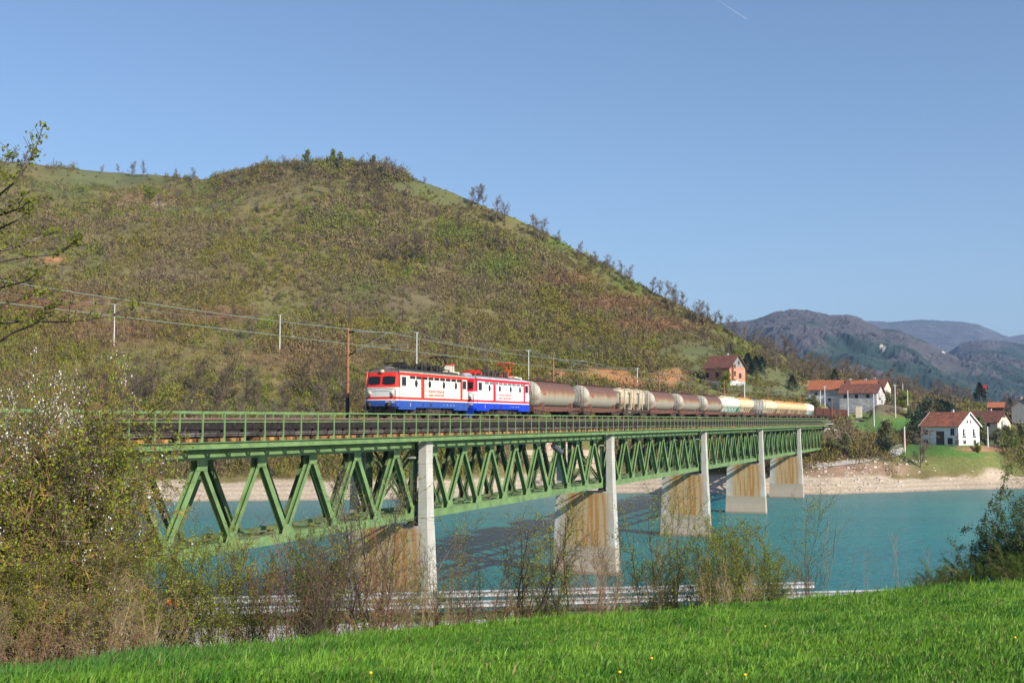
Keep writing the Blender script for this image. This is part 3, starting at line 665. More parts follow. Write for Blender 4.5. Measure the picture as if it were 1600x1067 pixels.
def make_loco(lab, s0, number, dirty, pcol, h1, h2):
    root = empty('electric_locomotive', br(s0, LC, ZR), PHI, lab, 'locomotive', 'the two locomotives'); W, RD, BL, RF, PG = loco_mats(dirty); hw = 1.5
    xs = [1.0, 1.2, 4.95, 5.6, 12.85, 13.35, 14.3, 14.5]                 # side stations; narrow red panels at 4.95-5.6 and 12.85-13.35
    front = [(.66,.0),(.665,-.45),(.69,-.9),(.73,-1.25),(.84,-1.44)]
    ring = []                                                          # counter clockwise seen from above: near side front->rear
    half = [(x, y) for x, y in front] + [(x, -hw) for x in xs] + [(15.5-x, y) for x, y in reversed(front)]
    ring = half + [(x, -y) for x, y in reversed(half[1:-1])]
    n = len(ring); rows = [.95, 1.44, 1.53, 1.73, 2.50, 3.48, 3.72, 3.86, 3.98, 4.05]
    vs = []
    for z in rows:
        for (x, y) in ring:
            e = max(0, z-2.5); endk = 1 if x < 1 or x > 14.5 else 0; sgn = 1 if x < 7 else -1
            xx = x + sgn*endk*e*.22; yy = y*(1 - .012*e)
            if z > 3.75: q = {3.86: .93, 3.98: .7, 4.05: .35}[z]; yy *= q; xx = 7.75 + (xx-7.75)*(.985 if z < 3.9 else .96)
            vs.append((xx, yy, z))
    mb = MB()
    def mi(r, k):
        (x0, y0), (x1, y1) = ring[k], ring[(k+1) % n]; xm = (x0+x1)/2; end = xm < 1.0 or xm > 14.5
        if r == 0: return 2
        if r == 1: return 0
        if r == 2: return 1
        stripe = (4.9 < xm < 5.7 and x0 != x1) or (12.8 < xm < 13.4)
        if r == 3: return 1 if stripe else (4 if end else 0)
        if r == 4: return 1 if (end or stripe or (xm < 1.2) or xm > 14.3) else 0
        if r == 5: return 1
        return 3
    for r in range(len(rows)-1):
        for k in range(n):
            if n: mb.add([vs[r*n+k], vs[r*n+(k+1) % n], vs[(r+1)*n+(k+1) % n], vs[(r+1)*n+k]], [(0,1,2,3)], mi(r, k), False)
    mb.add(vs[-n:], [tuple(range(n))], 3); mb.add(vs[:n], [tuple(range(n))[::-1]], 3)
    body = mb.build('body', [W, RD, BL, RF, PG], root)
    mb = MB()
    for y in (-1, 1):                                                  # skirts
        for a, b, z in ((1.0,4.0,.72),(11.6,14.5,.72)): mb.box(a, b, min(y*1.38,y*1.495), max(y*1.38,y*1.495), z, .95)
        mb.box(4.0, 11.6, min(y*1.38,y*1.495), max(y*1.38,y*1.495), .88, .95)
        mb.box(1.0,14.5, min(y*1.50,y*1.515), max(y*1.50,y*1.515), .93, .98)
    mb.build('skirt', BL, root)
    mb = MB()
    for y in (-1,1): mb.box(1.0,14.5, min(y*1.45,y*1.53), max(y*1.45,y*1.53), 3.725, 3.79)
    mb.build('gutter', M('gutter_cream', (.6,.52,.38) if dirty else (.55,.57,.6), .6, .2), root)
    for e in (0, 1):
        def X(x): return x if e == 0 else 15.5 - x
        sg = 1 if e == 0 else -1
        for s in (-1, 1):
            mb = MB(); q = []
            for i_, y in enumerate((.12,.45,.9,1.22)):
                for z in (2.72 + .05*(i_ in (0,3)), 3.40 - .05*(i_ in (0,3))): q.append((X(np.interp(y, [0,.45,.9,1.25,1.44], [.66,.665,.69,.73,.84]) + (z-2.5)*.22 - .03), y*s*(1-.012*(z-2.5)), z))
            mb.add(q, [(0,1,3,2),(2,3,5,4),(4,5,7,6)]); mb.add([(x+sg*.028,y,z) for x,y,z in q], [(0,1,3,2),(2,3,5,4),(4,5,7,6)]); mb.build('windscreen', glass, root)
            mb = MB()
            for zz, rr in ((2.06,.13),(1.80,.12)): mb.lathe([(0,0),(rr,0),(rr,-sg*.1),(rr*.85,-sg*.13),(0,-sg*.12)], (X(.74), s*1.02, zz), 'x', 14, 0 if zz > 1.95 else 1)
            mb.build('headlight', [M('lamp_glass', (.7,.62,.45), .2, 0), M('tail_lamp', (.25,.07,.04), .3, 0)], root)
        mb = MB(); mb.lathe([(0,0),(.15,0),(.15,-sg*.22),(.13,-sg*.25),(0,-sg*.2)], (X(1.0), 0, 3.80), 'x', 14); mb.build('headlight', M('lamp_top', (.6,.55,.4), .3, 0), root)
        mb = MB()                                                      # handrail, steps, plough
        mb.tube([(X(.55),-1.15,2.35),(X(.50),0,2.42),(X(.55),1.15,2.35)], .018, 5)
        for s in (-1,1): mb.tube([(X(.72),s*1.3,1.5),(X(.72),s*1.3,2.3)], .018, 5); mb.tube([(X(1.05),s*1.54,1.4),(X(1.05),s*1.54,2.9)], .016, 5)
        mb.build('handrail', black_m, root)
        mb = MB(); mb.box(min(X(.75),X(1.2)), max(X(.75),X(1.2)), -1.35, 1.35, .78, 1.2); mb.add([(X(.7),-1.3,.75),(X(.7),1.3,.75),(X(.85),1.2,.15),(X(.85),-1.2,.15),(X(.8),-1.3,.75),(X(.8),1.3,.75),(X(.95),1.2,.15),(X(.95),-1.2,.15)], [(0,3,2,1),(4,5,6,7),(0,1,5,4),(2,3,7,6),(1,2,6,5),(3,0,4,7)])
        mb.tube([(X(.3),0,.95),(X(.9),0,1.05)], .07, 8); mb.tube([(X(.62),-.4,1.0),(X(.45),-.42,.6),(X(.62),-.4,.35)], .035, 6); mb.tube([(X(.62),.4,1.0),(X(.45),.42,.6),(X(.62),.4,.35)], .035, 6)
        mb.build('buffer_beam', black_m if dirty or e else BL, root)
        buffers(root, X(.75), -1 if e == 0 else 1)
        text(number, .24, root, (X(.645), (-.85 if e == 0 else .85), 1.30), (R(90), 0, R(-90) if e == 0 else R(90)), white_metal)
        for s in (-1, 1):                                              # cab side windows
            mb = MB(); a, b = sorted((X(1.45), X(2.15))); y = s*hw; mb.box(a-.06, b+.06, min(y*.99,y*1.012), max(y*.99,y*1.012), 2.60, 3.40); mb.box(a, b, min(y*1.0,y*1.02), max(y*1.0,y*1.02), 2.67, 3.34, 1)
            mb.build('cab_window', [galv, glass], root)
    for s in (-1, 1):
        y = s*hw
        for xc in (4.05, 6.6, 9.4, 11.9):
            mb = MB(); mb.lathe([(0,s*.022),(.23,s*.022),(.26,s*.0),(.26,-s*.03)], (0,0,0), 'y', 20)
            vv = [(xc+v[0], y*1.0+v[1], 2.88 + v[2]*1.22) for v in mb.v]; mb.v = vv; mb.build('porthole', glass, root)
        for k in range(9):
            mb = MB(); a = 2.9 + k*1.15
            for j in range(3): mb.box(a, a+.96, min(y*.99,y*1.008), max(y*.99,y*1.008), 3.27+j*.07, 3.27+j*.07+.05)
            mb.box(a, a+.96, min(y*.985,y*1.003), max(y*.985,y*1.003), 3.25, 3.475); mb.build('vent', black_m if dirty else M('vent_grey', (.2,.2,.2), .6, .2), root)
        rd = M('letter_red', (.55,.06,.04), .6, 0); ry = (R(90), 0, 0 if s < 0 else R(180))
        text('\u017dELJEZNICE FEDERACIJE', .27, root, (7.9, y*1.004, 2.27), ry, rd); text('BOSNE I HERCEGOVINE', .27, root, (7.9, y*1.004, 1.95), ry, rd)
        for (x, t, z, sz) in ((3.0, '[', 1.14, .3), (9.4, 'H', 1.15, .13), (10.1, '15.5 m', 1.15, .10), (10.9, 'R 56 t', 1.15, .10), (11.5, 'P 65 t', 1.15, .10)):
            text(t, sz, root, (x, y*1.004, z), ry, white_metal, 'marking')
        mb = MB()
        for xx, rr in ((5.3,.1),(6.8,.13),(13.7,.08)): mb.lathe([(0,s*.02),(rr,s*.02),(rr,-s*.02)], (xx, y, 1.14), 'y', 12)
        mb.build('filler_cap', black_m, root)
    for xc in (4.15, 11.35): bogie(root, xc, 2.7, .6)
    mb = MB(); mb.box(6.3, 9.2, -1.3, 1.3, .32, .9); mb.box(6.5,7.4,-1.35,1.35,.45,.8); mb.build('underfloor_box', grease, root)
    rng = random.Random(4)
    mb = MB()
    for x in (5.4, 6.1, 6.5, 7.3, 8.3, 8.7, 9.5, 10.1):
        for y in (-.75, .1, .8):
            if rng.random() < .8: h = rng.uniform(.4,.95); nn = 9; mb.tube([(x,y,4.0+h*i/(nn-1)) for i in range(nn)], [.16 if i % 2 else .10 for i in range(nn)], 8)
    mb.box(4.7,5.3,-.6,.6,4.0,4.3); mb.box(7.6,8.1,-.5,.3,4.0,4.5); mb.box(9.0,9.4,-.7,.7,4.35,4.55); mb.box(5.9,6.9,-.6,-.45,4.5,4.62); mb.tube([(4.8,-.2,4.45),(10.4,-.2,4.5)], .03, 6); mb.tube([(5.4,.1,4.5),(9.5,.1,4.4)], .03, 6)
    mb.box(2.0,13.5,-.95,-.9,4.0,4.1); mb.box(2.0,13.5,.9,.95,4.0,4.1)
    mb.build('roof_equipment', black_m if dirty else grease, root)
    mb = MB(); mb.lathe([(.0,.3),(.35,.27),(.55,.15),(.6,0)], (1.9, 0, 3.98), 'z', 14) ; mb.build('roof_cowl', RF, root)
    mb = MB(); mb.box(13.0, 14.4, -.7, .7, 3.85, 4.22); mb.box(13.25,13.95,-.42,.42,4.22,4.3); mb.build('roof_box', M('cream_box', (.66,.58,.42) if dirty else (.75,.72,.6), .6, .1), root)
    if dirty:
        mb = MB(); mb.box(13.45,13.5,-.35,.35,4.3,4.85); mb.box(13.95,14.0,-.35,.35,4.3,4.85); mb.box(13.4,14.05,-.4,.4,4.85,4.93,1); mb.lathe([(0,-.1),(.2,-.1),(.2,.3),(0,.3)], (13.72,0,4.45), 'x', 12, 2); mb.build('roof_fan', [W, RD, black_m], root)
    panto(root, 3.4, pcol, h1); panto(root, 11.6, pcol, h2)
    return root
red_pan = M('pantograph_red', (.75,.03,.02), .5, .1)
make_loco('leading red, white and blue electric locomotive with dirty cream sides and dark roof gear', 84.15, '441-907', True, black_m, .45, 1.35)
make_loco('second locomotive, brighter white and blue with red pantographs, coupled behind the leading one', 99.65, '441-908', False, red_pan, .4, 1.45)

# ------------------------------------------------------------------ wagons
def tank_mat():
    m = bpy.data.materials.new('tank_rusty'); m.use_nodes = True; nt = m.node_tree; N = nt.nodes; Lk = nt.links.new; b = N['Principled BSDF']; b.inputs['Roughness'].default_value = .6
    tc = N.new('ShaderNodeTexCoord'); oi = N.new('ShaderNodeObjectInfo'); va = N.new('ShaderNodeVectorMath'); va.operation = 'ADD'
    Lk(tc.outputs['Object'], va.inputs[0]); cm = N.new('ShaderNodeCombineXYZ'); ml_ = N.new('ShaderNodeMath'); ml_.operation = 'MULTIPLY'; ml_.inputs[1].default_value = 40
    Lk(oi.outputs['Random'], ml_.inputs[0]); Lk(ml_.outputs[0], cm.inputs[0]); Lk(cm.outputs[0], va.inputs[1])
    sx = N.new('ShaderNodeSeparateXYZ'); Lk(tc.outputs['Object'], sx.inputs[0])
    mp = N.new('ShaderNodeMapping'); mp.inputs['Scale'].default_value = (1.2, 1, .12); Lk(va.outputs[0], mp.inputs[0])
    n = N.new('ShaderNodeTexNoise'); n.inputs['Scale'].default_value = 1.6; n.inputs['Detail'].default_value = 6; Lk(mp.outputs[0], n.inputs['Vector'])
    ad = N.new('ShaderNodeMath'); ad.operation = 'MULTIPLY_ADD'; Lk(n.outputs[0], ad.inputs[0]); ad.inputs[1].default_value = .8; Lk(sx.outputs[2], ad.inputs[2])
    r = N.new('ShaderNodeValToRGB'); e = r.color_ramp.elements
    mr = N.new('ShaderNodeMapRange'); mr.inputs[1].default_value = 1.5; mr.inputs[2].default_value = 5.0; Lk(ad.outputs[0], mr.inputs[0]); Lk(mr.outputs[0], r.inputs[0])
    e[0].position = .15; e[0].color = (.38,.34,.27,1); e[1].position = .85; e[1].color = (.115,.058,.042,1)
    for p, c in ((.33,(.36,.32,.255,1)), (.43,(.32,.24,.155,1)), (.50,(.24,.12,.065,1)), (.60,(.15,.075,.052,1))): q = e.new(p); q.color = c
    Lk(r.outputs[0], b.inputs['Base Color'])
    return m
tank_m = tank_mat(); grime = M('tank_end', (.36,.34,.28), .6, .25, 1.2, col2=(.22,.13,.07), c2=(.55,.75), s2=.8)
def frame_and_bogies(root, Ln, mat=brown_fr, wb=1.8):
    mb = MB()
    for y in (-1.15, 1.15): mb.box(.65, Ln-.65, y-.1, y+.1, .95, 1.25)
    mb.box(.62, .8, -1.3, 1.3, .85, 1.3); mb.box(Ln-.8, Ln-.62, -1.3, 1.3, .85, 1.3); mb.box(.8, Ln-.8, -.2, .2, .8, 1.2); mb.build('underframe', mat, root)
    buffers(root, .62, -1); buffers(root, Ln-.62, 1)
    for x in (2.6, Ln-2.6): bogie(root, x, wb, .46, grease)
def make_tank(Ln, lab, s0):
    root = empty('tank_wagon', br(s0, LC, ZR), PHI, lab, 'tank wagon', 'rust-topped tank wagons'); r = 1.44; zc = 2.62
    a, b = 1.9, Ln-2.1
    cap = [(0,a),(r*.35,a+.04),(r*.65,a+.15),(r*.85,a+.33),(r*.955,a+.52),(r*.975,a+.6)]
    prof = [(r*.975,a+.6),(r,a+.72)] + [(r, a+.72+(b-a-1.44)*k/10) for k in range(1, 10)] + [(r,b-.72),(r*.975,b-.6)]
    mb = MB(); mb.lathe(prof, (0,0,zc), 'x', 44); mb.build('tank', tank_m, root)
    mb = MB(); mb.lathe(cap, (0,0,zc), 'x', 44); mb.build('tank_end', grime, root)
    mb = MB(); mb.lathe([(q[0], b-(q[1]-a)) for q in reversed(cap)], (0,0,zc), 'x', 44); mb.build('tank_end', grime, root)
    mb = MB()
    for k in range(1, 8):
        x = a + .5 + (b-a-1)*k/8; mb.lathe([(r+.004,-.03),(r+.012,-.03),(r+.012,.03),(r+.004,.03)], (x,0,zc), 'x', 40)
    mb.build('weld_band', tank_m, root)
    mb = MB(); mb.box(a+.6, b-.6, -.42, .42, zc+r+.06, zc+r+.09); [mb.tube([(a+.7+k*(b-a-1.4)/6, y, zc+r+.06),(a+.7+k*(b-a-1.4)/6, y, zc+r-.02)], .03, 5) for k in range(7) for y in (-.4,.4)]
    mb.tube([(a+.9,-.45,zc+r+.35),(b-.9,-.45,zc+r+.35)], .018, 5); mb.lathe([(0,.3),(.25,.3),(.27,0)], ((a+b)/2,0,zc+r+.02), 'z', 14); mb.build('walkway', brown_fr, root)
    mb = MB()
    for x in (a+1.2, b-1.8):
        mb.add([(x,-1.25,1.25),(x+.7,-1.25,1.25),(x+.7,-1.25,1.75),(x+.1,-1.25,1.75),(x,1.25,1.25),(x+.7,1.25,1.25),(x+.7,1.25,1.75),(x+.1,1.25,1.75)], [(0,1,2,3),(7,6,5,4),(0,3,7,4),(1,5,6,2),(3,2,6,7)])
    mb.add([(a+1.2,-1.27,.85),(b-1.2,-1.27,.85),(b-1.6,-1.12,1.32),(a+1.6,-1.12,1.32)], [(0,1,2,3)]); mb.add([(a+1.2,1.27,.85),(b-1.2,1.27,.85),(b-1.6,1.12,1.32),(a+1.6,1.12,1.32)], [(3,2,1,0)])
    mb.build('saddle', brown_fr, root)
    mb = MB(); [mb.tube([(x0, y, 1.2),(x0-.05, y, zc+r+.3)], .02, 5) for x0 in (a-.1,) for y in (-.9,-.5)]; [mb.tube([(a-.1,-.9,1.3+k*.3),(a-.1,-.5,1.3+k*.3)], .015, 4) for k in range(9)]
    mb.tube([(a-.12,-1.25,2.05),(a-.12,1.25,2.0)], .02, 5); mb.build('ladder', brown_fr, root)
    mb = MB(); mb.add([(a+3.6, -r*.86-.02, zc+.78*.6),(a+4.5, -r*.86-.02, zc+.78*.6),(a+4.5,-r*.72-.02, zc+.98),(a+3.6,-r*.72-.02, zc+.98)], [(0,1,2,3)]); mb.box(a+1.2,a+2.0,-r*.99-.03,-r*.99-.01,zc-.05,zc+.12,1)
    mb.build('placard', [M('placard_cream', (.6,.48,.25), .6, .3), M('placard_red', (.4,.05,.03), .6, .1)], root)
    frame_and_bogies(root, Ln); return root
def off(u): return u - 17.86     # 94900*u scale -> distance along the bridge
T = make_tank(16.4, 'rust-topped cream tank wagon directly behind the second locomotive', off(133.2))
for s, l in ((149.7,'second rust-topped tank wagon, ahead of the first cream silo wagon'),(179.2,'rust-topped tank wagon directly behind the first cream silo wagon'),(196,'fourth rust-topped tank wagon, middle one of the rear three'),(213,'last rust-topped tank wagon, ahead of the white cement wagon with green pipes')):
    o = copy_tree(T); o.location = br(off(s), LC, ZR); o['label'] = l
def make_silo(Ln, lab, s0, c1, c2):
    root = empty('silo_wagon', br(s0, LC, ZR), PHI, lab, 'silo wagon', 'silo wagons with tall round cans')
    m = M('silo_paint', c1, .65, .2, 1.3, col2=c2, c2=(.5,.72), s2=.9, stretch=(1,1,.3))
    for x in (2.4, Ln/2-.1, Ln-2.5):
        mb = MB(); mb.lathe([(.25,1.0),(.35,1.15),(1.05,1.9),(1.3,2.1),(1.3,3.45),(1.25,3.6),(.9,3.9),(.35,4.0),(.33,4.12),(0,4.12)], (x,0,0), 'z', 24)
        for z in (2.15,2.8,3.4): mb.lathe([(1.31,z-.03),(1.33,z-.03),(1.33,z+.03),(1.31,z+.03)], (x,0,0), 'z', 24)
        mb.build('can', m, root)
    mb = MB()
    for x in (.9, 3.9, Ln/2-1.5, Ln/2+1.4, Ln-3.9, Ln-.9):
        for y in (-1.35,1.35): mb.box(x-.06,x+.06,y-.05,y+.05,1.25,3.9)
        mb.box(x-.05,x+.05,-1.3,1.3,3.9,4.0)
    for y in (-1.35,1.35): mb.tube([(.9,y,3.9),(Ln-.9,y,3.9)], .03, 5)
    mb.build('frame_posts', m, root)
    mb = MB(); mb.lathe([(.2,.35),(.5,.5),(1.3,1.2),(0,1.2)], (Ln/2+.6,0,0), 'z', 16); mb.build('outlet_cone', m, root)
    frame_and_bogies(root, Ln, grease); return root
make_silo(13.2, 'cream silo wagon with tall round cans between the second and third tank wagons', off(166), (.50,.42,.30), (.30,.20,.11))
make_silo(11.5, 'small grey silo wagon among the tan cement wagons', off(260), (.32,.30,.27), (.2,.15,.11))
def zmat(name, lo_, hi_, z0, z1):
    m = bpy.data.materials.new(name); m.use_nodes = True; nt = m.node_tree; N = nt.nodes; Lk = nt.links.new; b = N['Principled BSDF']; b.inputs['Roughness'].default_value = .65
    tc = N.new('ShaderNodeTexCoord'); sx = N.new('ShaderNodeSeparateXYZ'); Lk(tc.outputs['Object'], sx.inputs[0]); n = N.new('ShaderNodeTexNoise'); n.inputs['Scale'].default_value = 1.6; n.inputs['Detail'].default_value = 5; Lk(tc.outputs['Object'], n.inputs['Vector'])
    a = N.new('ShaderNodeMath'); a.operation = 'MULTIPLY_ADD'; Lk(n.outputs[0], a.inputs[0]); a.inputs[1].default_value = 1.6; Lk(sx.outputs[2], a.inputs[2])
    mr = N.new('ShaderNodeMapRange'); mr.inputs[1].default_value = z0; mr.inputs[2].default_value = z1; Lk(a.outputs[0], mr.inputs[0]); mx = N.new('ShaderNodeMix'); mx.data_type = 'RGBA'; Lk(mr.outputs[0], mx.inputs[0]); mx.inputs[6].default_value = (*lo_,1); mx.inputs[7].default_value = (*hi_,1); Lk(mx.outputs[2], b.inputs['Base Color']); return m
def make_cement(Ln, n, lab, s0, c1, c2, pc, grp, base=None):
    root = empty('cement_wagon', br(s0, LC, ZR), PHI, lab, 'cement wagon', grp)
    m = zmat('cement_paint', c1, c2, 4.0, 4.75)
    pit = (Ln-3.0)/n; R_ = 1.38
    mb = MB()
    for k in range(n):
        x = 1.5 + pit*(k+.5)
        mb.lathe([(.16,1.15),(.2,1.3),(1.0,2.25),(R_,2.55),(R_,3.35),(R_*.95,3.6),(R_*.8,3.85),(.6,4.03),(.36,4.08),(.34,4.28),(.0,4.30)], (x,0,0), 'z', 22)
    mb.build('hopper_body', m, root)
    pm = M('outlet_paint', pc, .65, .3, 2)
    for k in range(n):
        x = 1.5 + pit*(k+.5); mb = MB(); mb.lathe([(.35,1.45),(.24,1.28),(.2,1.0),(.0,1.0)], (x,0,0), 'z', 10)
        for s in (-1,1): mb.tube([(x,s*.2,1.1),(x+.25,s*.9,1.45),(x+.7,s*1.25,2.3)], .06, 6); mb.bar((x+pit/2,s*1.2,1.25),(x+.1,s*1.1,2.4), .09,.09)
        mb.build('outlet', pm, root)
    mb = MB(); [mb.box(1.6,Ln-1.6,y-.12,y+.12,4.12,4.15) for y in (-.55,.55)]; [mb.tube([(1.6,y,4.6),(Ln-1.6,y,4.6)], .016, 4) for y in (-.7,)]; mb.build('catwalk', m, root)
    frame_and_bogies(root, Ln, brown_fr); return root, m, pm
white_c, tan_c = (.72,.68,.56), (.62,.43,.22); teal = (.12,.42,.33)
H, mw, _ = make_cement(15.8, 5, 'whitish cement wagon with green outlet pipes directly behind the last tank wagon', off(230), (.74,.71,.62), (.60,.52,.36), teal, 'humped cement wagons')
make_cement(13.8, 5, 'orange-topped tan cement wagon just ahead of the small grey silo wagon', off(246), (.66,.55,.36), (.60,.30,.10), (.26,.17,.11), 'humped cement wagons')
H2, mt, _ = make_cement(16.5, 6, 'cream-coloured cement wagon directly behind the small grey silo wagon', off(271.7), (.70,.62,.42), (.62,.42,.20), (.28,.18,.12), 'humped cement wagons')
H3, mt, _ = make_cement(14.8, 5, 'orange-tinted cement wagon, third from the last of the humped ones', off(288.6), (.62,.48,.28), (.60,.28,.08), (.24,.15,.10), 'humped cement wagons')
o = copy_tree(H3); o.location = br(off(303.7), LC, ZR); o['label'] = 'orange-tinted cement wagon, second from the last before the whitish end one'
o = copy_tree(H3); o.location = br(off(318.8), LC, ZR); o['label'] = 'orange-tinted cement wagon coupled to the whitish last humped one'
make_cement(13.2, 4, 'whitish cement wagon with green pipes at the tail, next to the open wagons', off(333.8), (.78,.74,.62), (.66,.58,.4), teal, 'humped cement wagons')
def make_gondola(Ln, lab, s0):
    root = empty('open_wagon', br(s0, LC, ZR), PHI, lab, 'open wagon', 'dark red open wagons at the tail of the train')
    m = M('gondola_paint', (.12,.035,.025), .8, .35, 1.5, col2=(.07,.03,.022), c2=(.45,.65), s2=.7)
    mb = MB(); a, b = .8, Ln-.8
    for y in (-1.4, 1.34): mb.box(a, b, y, y+.06, 1.3, 3.1)
    mb.box(a, a+.06, -1.34, 1.34, 1.3, 3.1); mb.box(b-.06, b, -1.34, 1.34, 1.3, 3.1); mb.box(a+.06, b-.06, -1.34, 1.34, 1.3, 1.4)
    mb.build('body', m, root)
    for y in (-1.46, 1.4):
        mb = MB()
        for k in range(10): x = a + (b-a-.1)*k/9; mb.box(x, x+.1, y, y+.06, 1.25, 3.1)
        mb.box(a, b, y, y+.06, 3.1, 3.2); mb.build('rib', m, root)
    frame_and_bogies(root, Ln, grease); return root
G = make_gondola(15.8, 'dark red open wagon coupled right behind the last whitish cement wagon', off(347.3))
gl = ['second dark red open wagon behind the cement wagons', 'middle dark red open wagon of the five at the tail', 'last but one dark red open wagon of the train', 'last dark red open wagon at the very end of the train']
for k in range(4):
    o = copy_tree(G); o.location = br(off(347.3 + 16*(k+1)), LC, ZR); o['label'] = gl[k]

# ------------------------------------------------------------------ buildings
tile_r = M('roof_tiles_brown', (.20,.075,.05), .85, .3, 1.2, .4, col2=(.12,.06,.045), c2=(.45,.65), s2=.8)
tile_o = M('roof_tiles_orange', (.38,.13,.06), .85, .2, 1.5, .4, col2=(.36,.11,.05), c2=(.45,.65), s2=.8)
tile_w = M('roof_tiles_worn', (.36,.12,.06), .85, .3, 1.2, .4, col2=(.20,.08,.05), c2=(.42,.6), s2=.7)
plaster = M('plaster_white', (.78,.78,.78), .8, .05, 1); plaster_g = M('plaster_grey', (.42,.42,.42), .9, .2, 1.2, col2=(.55,.53,.5), c2=(.5,.6), s2=.6); block = M('grey_block', (.25,.25,.24), .9, .25, 2)
cream = M('plaster_cream', (.62,.55,.42), .85, .1, 1)
def brick_mat(c1, c2, mo, sc_=1.6):
    m = bpy.data.materials.new('bricks'); m.use_nodes = True; nt = m.node_tree; b = nt.nodes['Principled BSDF']; b.inputs['Roughness'].default_value = .9
    t = nt.nodes.new('ShaderNodeTexBrick'); t.inputs['Color1'].default_value = (*c1,1); t.inputs['Color2'].default_value = (*c2,1); t.inputs['Mortar'].default_value = (*mo,1); t.inputs['Scale'].default_value = sc_
    tc = nt.nodes.new('ShaderNodeTexCoord'); mp = nt.nodes.new('ShaderNodeMapping'); mp.inputs['Rotation'].default_value = (R(90),0,R(20)); nt.links.new(tc.outputs['Object'], mp.inputs[0]); nt.links.new(mp.outputs[0], t.inputs[0]); nt.links.new(t.outputs[0], b.inputs['Base Color']); return m
brick_m = brick_mat((.55,.22,.12),(.46,.17,.09),(.55,.45,.38)); wood_b = M('brown_wood', (.10,.06,.04), .8, .3, 3)
def house(px, D, rz, l, w, h, rh, wallm, roofm, lab, ybase=None, win=(), name='house', over=.6, lower=None, chim=True, balcony=(), gablem=None, z=None):
    p = at(px, 656, D); zz = gz(p.x, p.y) if z is None else z
    if ybase: zz = at(px, ybase, D).z
    root = empty(name, (p.x, p.y, zz), rz, lab, 'house', None)
    mb = MB(); a, b = l/2, w/2
    mb.box(-a, a, -b, b, -3.0, h)
    mb.add([(-a,-b,h),(-a,b,h),(-a,0,h+rh)], [(0,2,1)], 1); mb.add([(a,-b,h),(a,b,h),(a,0,h+rh)], [(0,1,2)], 1)
    if lower: mb.box(-a-.01, a+.01, -b-.01, b+.01, -3, lower[0], 2)
    mb.build('wall', [wallm, gablem or wallm, lower[1] if lower else wallm], root)
    mb = MB(); sl_ = rh/b; e = over
    for s in (-1, 1):
        A = [(-a-e, s*(b+e), h-sl_*e+.02), (a+e, s*(b+e), h-sl_*e+.02), (a+e, 0, h+rh+.02), (-a-e, 0, h+rh+.02)]
        mb.add(A + [(x,y,z_+.16) for x,y,z_ in A], [(0,1,2,3),(7,6,5,4),(0,4,5,1),(1,5,6,2),(2,6,7,3),(3,7,4,0)])
    rf = mb.build('roof', roofm, root)
    for x in (-a-e, a+e-.08):
        mb = MB()
        for s in (-1,1): mb.add([(x,s*(b+e),h-sl_*e-.12),(x+.1,s*(b+e),h-sl_*e-.12),(x+.1,0,h+rh-.1),(x,0,h+rh-.1),(x-.02,s*(b+e),h-sl_*e+.19),(x+.12,s*(b+e),h-sl_*e+.19),(x+.12,0,h+rh+.2),(x-.02,0,h+rh+.2)], [(0,1,2,3),(4,7,6,5),(0,4,5,1),(0,3,7,4),(1,5,6,2)])
        mb.build('barge_board', plaster if wallm is plaster else wood_b, root)
    if chim: mb = MB(); mb.box(-.35,.35,b*.3-.3,b*.3+.3,h+rh*.4,h+rh+.9); mb.build('chimney', plaster_g, rf)
    for (side, u, z0, ww, hh, kind) in win:            # side 's' long wall facing camera, 'e' right gable
        mb = MB(); fr = .08
        if side == 's': B = lambda x0,x1,d0,d1,z0_,z1_,m=0: mb.box(u+x0, u+x1, -b-d1, -b-d0, z0_, z1_, m)
        else: B = lambda x0,x1,d0,d1,z0_,z1_,m=0: mb.box(a+d0, a+d1, u+x0, u+x1, z0_, z1_, m)
        nm = 'window'
        if kind == 'w':
            B(-ww/2-fr, ww/2+fr, .0, .05, z0-fr, z0+hh+fr, 0); B(-ww/2, -.03, .05, .06, z0, z0+hh, 1); B(.03, ww/2, .05, .06, z0, z0+hh, 1)
            mb.build('window', [white_metal, glass], root)
        elif kind == 'h': B(-ww/2, ww/2, .0, .03, z0, z0+hh, 0); mb.build('window_opening', dark_steel, root)
        elif kind == 'd': B(-ww/2, ww/2, .0, .05, z0, z0+hh, 0); mb.build('door', wood_b, root)
        elif kind == 'b':                              # loggia: dark opening, slab, railing
            B(-ww/2, ww/2, .0, .03, z0, z0+hh, 1); B(-ww/2+.1, -ww/2+.8, .03, .05, z0, z0+hh*.85, 2)
            B(-ww/2-.1, ww/2+.1, .0, 1.0, z0-.18, z0, 0)
            for k in range(9): q = -ww/2 + ww*k/8; B(q-.02, q+.02, .94, .98, z0, z0+.95, 0)
            B(-ww/2, ww/2, .92, 1.0, z0+.9, z0+.97, 0); mb.build('balcony', [white_metal, plaster_g, glass], root)
        elif kind == 'p': B(-ww/2, ww/2, .0, .04, z0, z0+hh, 0); mb.build('wall_panel', plaster, root)
        elif kind == 'l':                              # open brick loggia with slab
            B(-ww/2, ww/2, .0, .03, z0, z0+hh, 1); B(-ww/2-.1, ww/2+.1, .0, .9, z0-.2, z0, 0); B(-ww/2-.1, -ww/2+.12, .03, .9, z0, z0+hh, 0); B(-ww/2+.12, ww/2, .8, .9, z0, z0+.9, 0)
            mb.build('balcony', [brick_m, dark_steel], root)
    return root
RZ = R(-54)
